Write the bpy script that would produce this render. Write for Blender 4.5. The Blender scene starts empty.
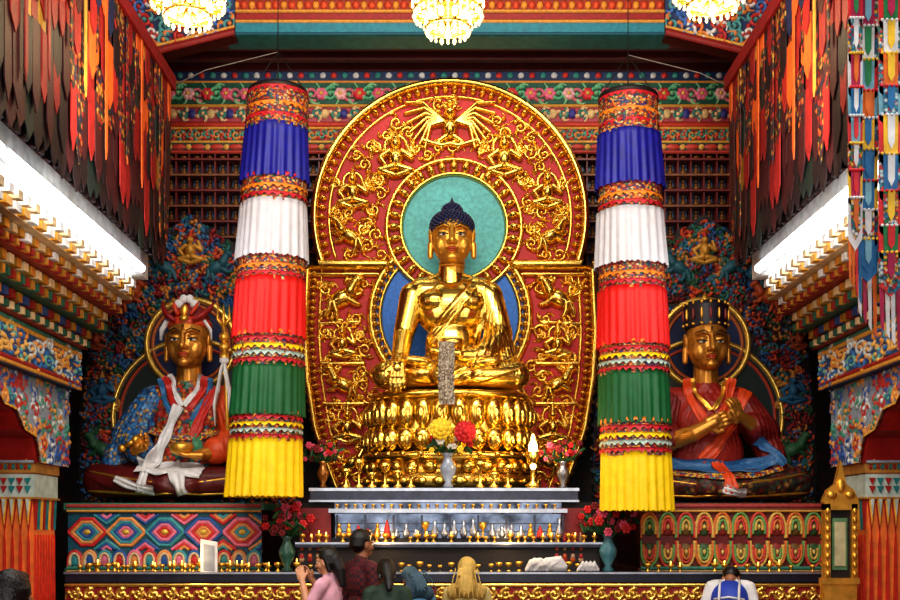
import bpy, math, random
import numpy as np
from mathutils import Vector, Matrix, Euler
from mathutils.bvhtree import BVHTree
RN = random.Random(11)
CZ = 1.65
PI = math.pi

def lin(c):
    o = []
    for x in c:
        x = x/255.0
        o.append(x/12.92 if x <= 0.04045 else ((x+0.055)/1.055)**2.4)
    return tuple(o)

# ------------------------------------------------------------ materials
def newmat(name):
    m = bpy.data.materials.new(name); m.use_nodes = True
    nt = m.node_tree
    return m, nt, nt.nodes['Principled BSDF']

def hollow_shade(nt, col_out, dark=(0.30, 0.16, 0.10), lo=0.44, hi=0.505):
    """shade put into the colour: darkens the hollows of the surface"""
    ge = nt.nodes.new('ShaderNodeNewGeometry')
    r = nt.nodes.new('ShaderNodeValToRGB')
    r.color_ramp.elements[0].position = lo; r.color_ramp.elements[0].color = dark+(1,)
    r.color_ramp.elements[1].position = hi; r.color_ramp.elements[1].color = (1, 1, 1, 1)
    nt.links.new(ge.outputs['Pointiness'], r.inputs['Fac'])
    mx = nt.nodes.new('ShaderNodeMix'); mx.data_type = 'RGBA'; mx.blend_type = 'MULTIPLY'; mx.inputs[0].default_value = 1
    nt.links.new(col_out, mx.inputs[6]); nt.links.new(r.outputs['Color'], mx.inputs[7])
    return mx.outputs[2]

def mat(name, col, rough=0.6, met=0.0, emit=0.0, var=0.25, scale=12.0, bump=0.0, bscale=40.0, shaded=False):
    m, nt, b = newmat(name)
    c = lin(col)
    tc = nt.nodes.new('ShaderNodeTexCoord')
    n = nt.nodes.new('ShaderNodeTexNoise'); n.inputs['Scale'].default_value = scale; n.inputs['Detail'].default_value = 4
    nt.links.new(tc.outputs['Object'], n.inputs['Vector'])
    r = nt.nodes.new('ShaderNodeValToRGB')
    r.color_ramp.elements[0].position = 0.3; r.color_ramp.elements[1].position = 0.7
    r.color_ramp.elements[0].color = tuple(x*(1-var) for x in c)+(1,)
    r.color_ramp.elements[1].color = tuple(min(1, x*(1+var*0.6)) for x in c)+(1,)
    nt.links.new(n.outputs['Fac'], r.inputs['Fac'])
    out = r.outputs['Color']
    if shaded: out = hollow_shade(nt, out)
    nt.links.new(out, b.inputs['Base Color'])
    b.inputs['Roughness'].default_value = rough
    b.inputs['Metallic'].default_value = met
    if emit > 0:
        b.inputs['Emission Color'].default_value = c+(1,)
        b.inputs['Emission Strength'].default_value = emit
    if bump > 0:
        n2 = nt.nodes.new('ShaderNodeTexNoise'); n2.inputs['Scale'].default_value = bscale
        nt.links.new(tc.outputs['Object'], n2.inputs['Vector'])
        bp = nt.nodes.new('ShaderNodeBump'); bp.inputs['Strength'].default_value = bump; bp.inputs['Distance'].default_value = 0.01
        nt.links.new(n2.outputs['Fac'], bp.inputs['Height'])
        nt.links.new(bp.outputs['Normal'], b.inputs['Normal'])
    return m

def brocade(name, pal, scale=25.0, rough=0.6, stretch=(1, 1, 1), met=0.0):
    m, nt, b = newmat(name)
    tc = nt.nodes.new('ShaderNodeTexCoord')
    mp = nt.nodes.new('ShaderNodeMapping'); mp.inputs['Scale'].default_value = stretch
    nt.links.new(tc.outputs['Object'], mp.inputs['Vector'])
    v = nt.nodes.new('ShaderNodeTexVoronoi'); v.inputs['Scale'].default_value = scale
    nt.links.new(mp.outputs['Vector'], v.inputs['Vector'])
    sp = nt.nodes.new('ShaderNodeSeparateColor')
    nt.links.new(v.outputs['Color'], sp.inputs['Color'])
    r = nt.nodes.new('ShaderNodeValToRGB'); cr = r.color_ramp; cr.interpolation = 'CONSTANT'
    n = len(pal)
    cr.elements[0].position = 0; cr.elements[0].color = lin(pal[0])+(1,)
    cr.elements[1].position = 1.0/n; cr.elements[1].color = lin(pal[1 % n])+(1,)
    for i in range(2, n):
        e = cr.elements.new(i/n); e.color = lin(pal[i])+(1,)
    nt.links.new(sp.outputs['Red'], r.inputs['Fac'])
    r2 = nt.nodes.new('ShaderNodeValToRGB'); r2.color_ramp.elements[0].position = 0.25; r2.color_ramp.elements[1].position = 0.75
    r2.color_ramp.elements[0].color = (1, 1, 1, 1); r2.color_ramp.elements[1].color = (0.35, 0.25, 0.25, 1)
    nt.links.new(v.outputs['Distance'], r2.inputs['Fac'])
    mx = nt.nodes.new('ShaderNodeMix'); mx.data_type = 'RGBA'; mx.blend_type = 'MULTIPLY'; mx.inputs[0].default_value = 1
    nt.links.new(r.outputs['Color'], mx.inputs[6]); nt.links.new(r2.outputs['Color'], mx.inputs[7])
    nt.links.new(mx.outputs[2], b.inputs['Base Color'])
    b.inputs['Roughness'].default_value = rough; b.inputs['Metallic'].default_value = met
    return m

def plaid(name, c1, c2):
    m, nt, b = newmat(name)
    tc = nt.nodes.new('ShaderNodeTexCoord')
    ch = nt.nodes.new('ShaderNodeTexChecker'); ch.inputs['Scale'].default_value = 32
    ch.inputs['Color1'].default_value = lin(c1)+(1,); ch.inputs['Color2'].default_value = lin(c2)+(1,)
    nt.links.new(tc.outputs['Object'], ch.inputs['Vector'])
    nt.links.new(ch.outputs['Color'], b.inputs['Base Color']); b.inputs['Roughness'].default_value = 0.8
    return m

def reliefmat(name, rough=0.55, mrough=0.27):
    m, nt, b = newmat(name)
    a = nt.nodes.new('ShaderNodeAttribute'); a.attribute_name = 'Col'
    k = nt.nodes.new('ShaderNodeAttribute'); k.attribute_name = 'Met'
    tc = nt.nodes.new('ShaderNodeTexCoord')
    n = nt.nodes.new('ShaderNodeTexNoise'); n.inputs['Scale'].default_value = 30
    nt.links.new(tc.outputs['Object'], n.inputs['Vector'])
    mr = nt.nodes.new('ShaderNodeMapRange'); mr.inputs[1].default_value = 0.3; mr.inputs[2].default_value = 0.7
    mr.inputs[3].default_value = 0.75; mr.inputs[4].default_value = 1.1
    nt.links.new(n.outputs['Fac'], mr.inputs[0])
    mx = nt.nodes.new('ShaderNodeMix'); mx.data_type = 'RGBA'; mx.blend_type = 'MULTIPLY'; mx.inputs[0].default_value = 1
    nt.links.new(a.outputs['Color'], mx.inputs[6]); nt.links.new(mr.outputs[0], mx.inputs[7])
    nt.links.new(hollow_shade(nt, mx.outputs[2], (0.42, 0.3, 0.26), 0.42, 0.5), b.inputs['Base Color'])  # shade in the carved hollows, multiplied into the base colour
    nt.links.new(k.outputs['Fac'], b.inputs['Metallic'])
    m2 = nt.nodes.new('ShaderNodeMapRange'); m2.inputs[3].default_value = rough; m2.inputs[4].default_value = mrough
    nt.links.new(k.outputs['Fac'], m2.inputs[0]); nt.links.new(m2.outputs[0], b.inputs['Roughness'])
    return m

GOLDC = (250, 208, 105)
GOLD = mat('gold_leaf', (248, 206, 100), 0.26, 1.0, var=0.2, scale=6, bump=0.08, bscale=22, shaded=True)
GOLDF = mat('gold_face_paint', (226, 166, 66), 0.36, 0.75, var=0.15, scale=5, shaded=True)
GOLDS = mat('bronze_gold_face', (205, 142, 60), 0.38, 0.7, var=0.2, scale=5, shaded=True)
GOLDR = mat('gold_paint', (240, 184, 78), 0.4, 0.85, var=0.25, bump=0.2, bscale=60)
BRONZE = mat('old_bronze', (125, 80, 36), 0.5, 0.6)
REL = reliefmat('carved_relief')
RED = mat('red_lacquer', (165, 18, 14), 0.45)
DRED = mat('dark_red_lacquer', (72, 10, 10), 0.5)
DARK = mat('dark_wood', (22, 11, 12), 0.6)
SILVER = mat('silver_metal', (180, 186, 198), 0.35, 0.8, var=0.2)
GLASS = mat('polished_steel', (96, 106, 126), 0.22, 0.9, var=0.8, scale=7)
WHITE = mat('white_cloth', (215, 213, 214), 0.8, var=0.15, bump=0.3)
BLUEHAIR = mat('lapis_hair', (22, 26, 66), 0.5)
BLACK = mat('black_paint', (14, 12, 16), 0.4)
LIPS = mat('red_lip_paint', (165, 55, 32), 0.4)
EYEW = mat('eye_white', (225, 212, 188), 0.4)
TEAL = mat('teal_paint', (30, 125, 128), 0.5)
YELLOW = mat('yellow_silk', (250, 208, 8), 0.55, var=0.12)
FLAME = mat('lamp_flame', (255, 200, 110), 0.5, emit=18)
FLUO = mat('fluorescent_glow', (240, 250, 255), 0.5, emit=9, var=0.02)

# ------------------------------------------------------------ mesh builder
class MB:
    def __init__(s, Y=None, origin=(0, 0, 0), scale=1.0):
        s.v = []; s.f = []; s.m = []; s.sm = []
        if Y is not None:
            s.sc = Y/1100.0; s.org = (0, Y, CZ)
        else:
            s.sc = scale; s.org = origin
    def add(s, vs, fs, mi=0, smooth=True):
        b = len(s.v); s.v.extend(vs)
        for f in fs:
            s.f.append(tuple(i+b for i in f)); s.m.append(mi); s.sm.append(smooth)
    def merge(s, o):
        b = len(s.v); s.v.extend(o.v); s.f.extend([tuple(i+b for i in q) for q in o.f]); s.m.extend(o.m); s.sm.extend(o.sm)
    def box(s, x0, x1, y0, y1, z0, z1, mi=0):
        vs = [(x, y, z) for x in (x0, x1) for y in (y0, y1) for z in (z0, z1)]
        s.add(vs, [(0, 1, 3, 2), (4, 6, 7, 5), (0, 4, 5, 1), (2, 3, 7, 6), (0, 2, 6, 4), (1, 5, 7, 3)], mi, False)
    def ell(s, c, r, mi=0, rot=None, n=14, k=9):
        vs = []; fs = []
        M = Euler(rot).to_matrix() if rot else None
        for j in range(k+1):
            ph = -PI/2+PI*j/k
            for i in range(n):
                a = 2*PI*i/n
                p = Vector((r[0]*math.cos(ph)*math.cos(a), r[1]*math.cos(ph)*math.sin(a), r[2]*math.sin(ph)))
                if M: p = M @ p
                vs.append((c[0]+p.x, c[1]+p.y, c[2]+p.z))
        for j in range(k):
            for i in range(n):
                i2 = (i+1) % n
                fs.append((j*n+i, j*n+i2, (j+1)*n+i2, (j+1)*n+i))
        s.add(vs, fs, mi)
    def tube(s, pts, rad, mi=0, n=8, sy=1.0):
        P = [Vector(p) for p in pts]; m = len(P)
        if not hasattr(rad, '__len__'): rad = [rad]*m
        vs = []; fs = []; up = Vector((0.13, 0.2, 0.97)); u = None
        for i in range(m):
            t = (P[min(i+1, m-1)]-P[max(i-1, 0)])
            t = t.normalized() if t.length > 1e-9 else Vector((0, 0, 1))
            if u is None:
                u = t.cross(up)
                if u.length < 0.2: u = t.cross(Vector((1, 0, 0)))
            u = (u-t*u.dot(t)).normalized(); w = t.cross(u)
            for j in range(n):
                a = 2*PI*j/n; q = P[i]+(u*math.cos(a)+w*math.sin(a)*sy)*rad[i]; vs.append(tuple(q))
        for i in range(m-1):
            for j in range(n):
                j2 = (j+1) % n; fs.append((i*n+j, i*n+j2, (i+1)*n+j2, (i+1)*n+j))
        fs.append(tuple(range(n-1, -1, -1))); fs.append(tuple(range((m-1)*n, m*n)))
        s.add(vs, fs, mi)
    def cap(s, pts, rad, mi=0, n=14):
        for i in range(len(pts)):
            r = rad[i]; s.ell(pts[i], (r, r, r), mi, n=n, k=8)
            if i: s.tube([pts[i-1], pts[i]], [rad[i-1], rad[i]], mi, n=n)
    def lathe(s, c, prof, n=20, mi=0, sx=1.0, sy=1.0, smooth=True):
        vs = []; fs = []
        for (r, z) in prof:
            for i in range(n):
                a = 2*PI*i/n; vs.append((c[0]+r*sx*math.cos(a), c[1]+r*sy*math.sin(a), c[2]+z))
        for j in range(len(prof)-1):
            for i in range(n):
                i2 = (i+1) % n; fs.append((j*n+i, j*n+i2, (j+1)*n+i2, (j+1)*n+i))
        fs.append(tuple(range(n-1, -1, -1))); k = (len(prof)-1)*n; fs.append(tuple(range(k, k+n)))
        s.add(vs, fs, mi, smooth)
    def prism(s, poly, d0, d1, mi=0, axis='y'):
        n = len(poly)
        if axis == 'y':
            vs = [(p[0], d0, p[1]) for p in poly]+[(p[0], d1, p[1]) for p in poly]
        else:
            vs = [(d0, p[0], p[1]) for p in poly]+[(d1, p[0], p[1]) for p in poly]
        fs = [tuple(range(n)), tuple(range(2*n-1, n-1, -1))]
        for i in range(n):
            j = (i+1) % n; fs.append((i, i+n, j+n, j))
        s.add(vs, fs, mi, False)
    def skirt(s, c0, c1, z0, z1, r0, r1, npl, amp, mi=0, zig=0.0, nz=24, rows=5):
        n = npl*6; vs = []; fs = []
        ph = RN.random()*6
        for j in range(rows+1):
            t = j/rows
            for i in range(n):
                a = 2*PI*i/n
                r = (r0+(r1-r0)*t)*(1+amp*(0.4+0.6*t)*math.cos(npl*a+ph+0.5*math.sin(3*a))+amp*0.6*math.sin(5*a+ph))
                z = z0+(z1-z0)*t
                if j == rows and zig:
                    q = (nz*i/n) % 1.0; z += zig*(abs(q-0.5)*2)
                vs.append((c0+(c1-c0)*t+r*math.cos(a), r*math.sin(a), z))
        for j in range(rows):
            for i in range(n):
                i2 = (i+1) % n; fs.append((j*n+i, j*n+i2, (j+1)*n+i2, (j+1)*n+i))
        fs.append(tuple(range(n)))
        s.add(vs, fs, mi)
    def xform(s, M):
        s.v = [tuple(M @ Vector(p)) for p in s.v]
    def bvh(s):
        return BVHTree.FromPolygons([Vector(p) for p in s.v], s.f)
    def build(s, name, mats, parent=None, voxel=None, smooth_it=3):
        me = bpy.data.meshes.new(name)
        o = s.org; k = s.sc
        me.from_pydata([(o[0]+p[0]*k, o[1]+p[1]*k, o[2]+p[2]*k) for p in s.v], [], s.f)
        if not isinstance(mats, (list, tuple)): mats = [mats]
        for m in mats: me.materials.append(m)
        me.polygons.foreach_set('material_index', s.m)
        me.polygons.foreach_set('use_smooth', s.sm)
        me.update()
        ob = bpy.data.objects.new(name, me); bpy.context.scene.collection.objects.link(ob)
        if parent: ob.parent = parent
        if voxel:
            md = ob.modifiers.new('remesh', 'REMESH'); md.mode = 'VOXEL'; md.voxel_size = voxel*k; md.use_smooth_shade = True
            if smooth_it:
                m2 = ob.modifiers.new('smooth', 'SMOOTH'); m2.factor = 0.5; m2.iterations = smooth_it
        return ob

def group(name):
    e = bpy.data.objects.new(name, None); e.empty_display_size = 0.2
    bpy.context.scene.collection.objects.link(e); return e

def proj(bv, u, v, lift=0.0, d=-400):
    h = bv.ray_cast(Vector((u, d, v)), Vector((0, 1, 0)))
    if h[0] is None: return None
    return (u, h[0].y-lift, v)

def subdiv(pts, sub):
    out = []
    for i in range(len(pts)-1):
        for j in range(sub):
            t = j/sub
            out.append((pts[i][0]*(1-t)+pts[i+1][0]*t, pts[i][1]*(1-t)+pts[i+1][1]*t))
    out.append(pts[-1]); return out

def fold(mb, bv, pts, r, mi=0, sub=6, lift=0.0):
    q = [proj(bv, a, b, lift) for a, b in subdiv(pts, sub)]; q = [x for x in q if x]
    if len(q) > 2:
        mb.tube(q, [r*(0.5+0.5*math.sin(PI*min(1, max(0, (i+0.6)/len(q))))) for i in range(len(q))], mi, n=8)

def ribbon(mb, bv, pts, w, mi=0, sub=7, lift=1.6, nw=8, ripple=0.9, seed=0):
    """cloth strip draped on the body surface, with long ripples"""
    P = subdiv(pts, sub)
    for _ in range(3):
        P = [P[0]]+[((P[i-1][0]+P[i][0]*2+P[i+1][0])/4, (P[i-1][1]+P[i][1]*2+P[i+1][1])/4) for i in range(1, len(P)-1)]+[P[-1]]
    rows = []
    last = -20.0
    for i, (a, b) in enumerate(P):
        tx = P[min(i+1, len(P)-1)][0]-P[max(i-1, 0)][0]; ty = P[min(i+1, len(P)-1)][1]-P[max(i-1, 0)][1]
        L = math.hypot(tx, ty)+1e-6; nx, ny = -ty/L, tx/L
        ww = w*(1+0.18*math.sin(i*0.7+seed)); row = []
        for j in range(nw+1):
            t = (j/nw-.5)*ww; u, v = a+nx*t, b+ny*t
            q = proj(bv, u, v, lift)
            y = q[1] if q else last
            last = y
            row.append([u, y-ripple*(1+math.sin(j*1.7+seed+0.12*i)), v])
        rows.append(row)
    for _ in range(2):
        for i in range(1, len(rows)-1):
            for j in range(nw+1):
                rows[i][j][1] = min(rows[i][j][1], (rows[i-1][j][1]+rows[i+1][j][1])/2+.3)
    vs = [tuple(p) for r in rows for p in r]; n1 = len(vs)
    vs += [(p[0], p[1]+1.4, p[2]) for p in vs]
    W = nw+1; fs = []
    for i in range(len(rows)-1):
        for j in range(nw):
            a = i*W+j; fs.append((a, a+1, a+W+1, a+W)); fs.append((a+n1, a+W+n1, a+W+1+n1, a+1+n1))
        for j in (0, nw):
            a = i*W+j; fs.append((a, a+W, a+W+n1, a+n1))
    mb.add(vs, fs, mi)

# ------------------------------------------------------------ relief carving (height-field meshes)
class Relief:
    def __init__(s, u0, u1, v0, v1, res, col, met=0.0):
        s.res = res; s.u0 = u0; s.v0 = v0
        s.nx = int((u1-u0)*res)+1; s.ny = int((v1-v0)*res)+1
        s.u = u0+np.arange(s.nx)/res; s.v = v0+np.arange(s.ny)/res
        s.U, s.V = np.meshgrid(s.u, s.v)
        s.H = np.zeros((s.ny, s.nx)); s.C = np.zeros((s.ny, s.nx, 3)); s.C[:] = lin(col)
        s.M = np.full((s.ny, s.nx), met)
    def win(s, a, b, c, d):
        i0 = max(0, int((a-s.u0)*s.res)); i1 = min(s.nx, int((b-s.u0)*s.res)+2)
        j0 = max(0, int((c-s.v0)*s.res)); j1 = min(s.ny, int((d-s.v0)*s.res)+2)
        return i0, i1, j0, j1
    def _put(s, sl, h, col, met):
        H = s.H[sl]; k = h > H
        H[k] = h[k]; s.C[sl][k] = col; s.M[sl][k] = met
    def stroke(s, pts, r0, r1, col, met=0.0, hm=1.0, base=0.0):
        n = len(pts)-1; col = lin(col)
        for i in range(n):
            (ax, ay), (bx, by) = pts[i], pts[i+1]
            ra = r0+(r1-r0)*i/n; rb = r0+(r1-r0)*(i+1)/n; rm = max(ra, rb)
            i0, i1, j0, j1 = s.win(min(ax, bx)-rm, max(ax, bx)+rm, min(ay, by)-rm, max(ay, by)+rm)
            if i1 <= i0 or j1 <= j0: continue
            sl = (slice(j0, j1), slice(i0, i1))
            X = s.U[sl]; Y = s.V[sl]; dx = bx-ax; dy = by-ay; L = dx*dx+dy*dy+1e-9
            t = np.clip(((X-ax)*dx+(Y-ay)*dy)/L, 0, 1)
            d2 = (X-ax-t*dx)**2+(Y-ay-t*dy)**2
            r = ra+(rb-ra)*t
            q = 1-d2/(r*r)
            h = np.where(q > 0, base+hm*r*np.sqrt(np.maximum(q, 0)), -1)
            s._put(sl, h, col, met)
    def blob(s, cu, cv, ru, rv, col, met=0.0, h=3.0, ang=0.0, base=0.0):
        rm = max(ru, rv); col = lin(col)
        i0, i1, j0, j1 = s.win(cu-rm, cu+rm, cv-rm, cv+rm)
        if i1 <= i0 or j1 <= j0: return
        sl = (slice(j0, j1), slice(i0, i1))
        X = s.U[sl]-cu; Y = s.V[sl]-cv; c = math.cos(ang); n = math.sin(ang)
        q = 1-((X*c+Y*n)/ru)**2-((-X*n+Y*c)/rv)**2
        s._put(sl, np.where(q > 0, base+h*np.sqrt(np.maximum(q, 0)), -1), col, met)
    def fill(s, mask, h, col, met=0.0):
        s.H[mask] = h; s.C[mask] = lin(col); s.M[mask] = met
    def ring(s, cu, cv, R, w, col, met=0.0, hm=1.0, a0=0, a1=2*PI, n=60, base=0.0):
        s.stroke([(cu+R*math.cos(a0+(a1-a0)*i/n), cv+R*math.sin(a0+(a1-a0)*i/n)) for i in range(n+1)], w, w, col, met, hm, base)
    def scroll(s, u, v, r, dr, ang, col, met=0.0, w=2.0, lcol=None, hm=1.3, leaves=3):
        pts = []
        for i in range(15):
            t = i/14; a = ang+dr*t*2*PI*1.2; rr = r*(1-0.8*t)
            pts.append((u+rr*math.cos(a), v+rr*math.sin(a)))
        s.stroke(pts, w, w*0.7, col, met, hm)
        s.blob(pts[-1][0], pts[-1][1], w*1.3, w*1.3, lcol or col, met, w*2)
        for k in range(leaves):
            a = ang+dr*(k*2*PI/leaves+0.4); q = []
            for i in range(5):
                t = i/4; rr = r*(0.95+0.6*t); aa = a-dr*0.7*t*t
                q.append((u+rr*math.cos(aa), v+rr*math.sin(aa)))
            s.stroke(q, w*1.3, w*0.3, lcol or col, met, hm)
    def petal(s, u, v, w, h, cols, up=1, fill=None):
        if fill: s.blob(u, v, w*.9, h*.9, fill, 0, 3)
        for j, c in enumerate(cols):
            k = 1-.3*j
            pts = []
            for i in range(17):
                a = PI*i/16
                pts.append((u+w*k*math.cos(a)*(1+.12*math.sin(a)), v+up*h*k*(-1+2*math.sin(a)**.8 if 0 < i < 16 else -1)))
            s.stroke(pts, 1.5-.15*j, 1.5-.15*j, c, 0, 1, 2.2+.6*j)
    def scatter(s, reg, r, cols, met=0.0, w=2.0, box=None, tries=4000, sep=1.8, seed=1, leaves=3, hm=1.3):
        rn = random.Random(seed); acc = []
        a, b, c, d = box or (s.u[0], s.u[-1], s.v[0], s.v[-1])
        for _ in range(tries):
            x = rn.uniform(a, b); y = rn.uniform(c, d)
            if not reg(x, y): continue
            if any((x-p)**2+(y-q)**2 < (sep*r)**2 for p, q in acc): continue
            acc.append((x, y))
            s.scroll(x, y, r*rn.uniform(0.8, 1.05), rn.choice((-1, 1)), rn.uniform(0, 6.28), rn.choice(cols), met, w, rn.choice(cols), leaves=leaves, hm=hm)
    def build(s, name, mat, fn, keep=None, parent=None):
        X, Y, Z = fn(s.U, s.V, s.H)
        co = np.stack([X, Y, Z], -1).reshape(-1, 3).astype(np.float32)
        idx = np.arange(s.nx*s.ny).reshape(s.ny, s.nx)
        q = np.stack([idx[:-1, :-1], idx[:-1, 1:], idx[1:, 1:], idx[1:, :-1]], -1)
        # keep the outward side consistent so hollows read as hollows
        a, b, c = co[idx[0, 0]], co[idx[0, 1]], co[idx[1, 0]]
        if abs(np.cross(b-a, c-a)[0]) > abs(np.cross(b-a, c-a)[1]):
            if np.cross(b-a, c-a)[0]*a[0] > 0: q = q[..., ::-1]
        elif np.cross(b-a, c-a)[1] > 0: q = q[..., ::-1]
        if keep is not None:
            kk = keep[:-1, :-1] & keep[:-1, 1:] & keep[1:, 1:] & keep[1:, :-1]
            q = q[kk]
        q = q.reshape(-1, 4)
        used = np.unique(q); rm = np.zeros(len(co), dtype=np.int64); rm[used] = np.arange(len(used))
        q = rm[q]; co = co[used]
        C = s.C.reshape(-1, 3)[used]; M = s.M.reshape(-1)[used]
        me = bpy.data.meshes.new(name)
        me.vertices.add(len(co)); me.vertices.foreach_set('co', co.ravel())
        me.loops.add(q.size); me.loops.foreach_set('vertex_index', np.ascontiguousarray(q).ravel().astype(np.int32))
        me.polygons.add(len(q)); me.polygons.foreach_set('loop_start', (np.arange(len(q))*4).astype(np.int32))
        me.update(calc_edges=True)
        me.polygons.foreach_set('use_smooth', np.ones(len(q), dtype=bool))
        ca = me.color_attributes.new('Col', 'FLOAT_COLOR', 'POINT')
        ca.data.foreach_set('color', np.concatenate([C, np.ones((len(C), 1))], 1).astype(np.float32).ravel())
        at = me.attributes.new('Met', 'FLOAT', 'POINT'); at.data.foreach_set('value', M.astype(np.float32))
        me.materials.append(mat); me.update()
        ob = bpy.data.objects.new(name, me); bpy.context.scene.collection.objects.link(ob)
        if parent: ob.parent = parent
        return ob

def front(Y, cu=0.0):
    k = Y/1100.0
    return lambda U, V, H: ((U+cu)*k, Y-H*k, CZ+V*k)

# relief motifs
def m_deity(R, u, v, s, c1, c2, met):
    R.ring(u, v+7*s, 7*s, 1.3*s, c2, met, 1.2)
    R.blob(u, v+8*s, 3.6*s, 4.2*s, c1, met, 9)
    R.stroke([(u, v+11*s), (u, v+17*s)], 2.6*s, 0.6*s, c2, met, 1.5, 3)
    R.blob(u, v-1*s, 5.2*s, 7*s, c1, met, 9)
    for k in (-1, 1):
        R.stroke([(u+k*4*s, v+3*s), (u+k*10*s, v-1*s), (u+k*7*s, v+7*s if k > 0 else v-5*s)], 2.2*s, 1.5*s, c1, met, 1.5, 3)
        R.stroke([(u+k*2*s, v-7*s), (u+k*10*s, v-9*s), (u+k*1*s, v-12*s)], 3.0*s, 2*s, c1, met, 1.5, 2)
        R.scroll(u+k*13*s, v+6*s, 3.8*s, k, 2.0, c2, met, 1.3*s)
        R.scroll(u+k*12*s, v-14*s, 3.8*s, -k, 1.0, c2, met, 1.3*s)

def m_beast(R, u, v, s, f, c1, c2, met):
    R.blob(u, v, 9.5*s, 6*s, c1, met, 9, ang=f*0.5)
    R.stroke([(u+f*6*s, v+4*s), (u+f*9*s, v+10*s)], 4.4*s, 3.4*s, c1, met, 1.4, 3)
    R.blob(u+f*11*s, v+12*s, 4.6*s, 3.3*s, c1, met, 9, ang=-f*0.4)
    for dx, dy, ex, ey in ((5, -1, 11, -4), (4, 1, 12, 3), (-5, -3, -3, -12), (-7, -3, -10, -11)):
        R.stroke([(u+f*dx*s, v+dy*s), (u+f*(dx+ex)/2*s+1, v+(dy+ey)/2*s-1), (u+f*ex*s, v+ey*s)], 2.6*s, 1.6*s, c1, met, 1.5, 2)
    R.scroll(u-f*10*s, v+6*s, 4.8*s, f, 0.5, c2, met, 1.6*s)
    R.scroll(u+f*4*s, v+14*s, 3.2*s, -f, 2.5, c2, met, 1.3*s)

def m_garuda(R, u, v, c1, met):
    R.blob(u, v, 8, 11, c1, met, 10); R.blob(u, v+15, 6.5, 7, c1, met, 11)
    R.stroke([(u-4, v+20), (u-8, v+27)], 2, .6, c1, met, 1.4, 4); R.stroke([(u+4, v+20), (u+8, v+27)], 2, .6, c1, met, 1.4, 4)
    R.blob(u, v+25, 4, 5, c1, met, 8)
    for k in (-1, 1):
        for i in range(7):
            a = 0.55-0.26*i; L = 42-i*2.5
            R.stroke([(u+k*6, v+6), (u+k*(6+L*0.5), v+9+L*0.5*math.sin(a)+5), (u+k*(6+L*math.cos(a*0.8)), v+4+L*math.sin(a))], 3.0, 1.6, c1, met, 1.7, 2)
        R.stroke([(u+k*4, v-8), (u+k*12, v-13), (u+k*8, v-20)], 3.3, 2, c1, met, 1.3, 2)
    R.stroke([(u-26, v-12), (u-8, v-17), (u, v-15), (u+8, v-17), (u+26, v-12)], 2.6, 2.6, c1, met, 1.3, 2)

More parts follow.
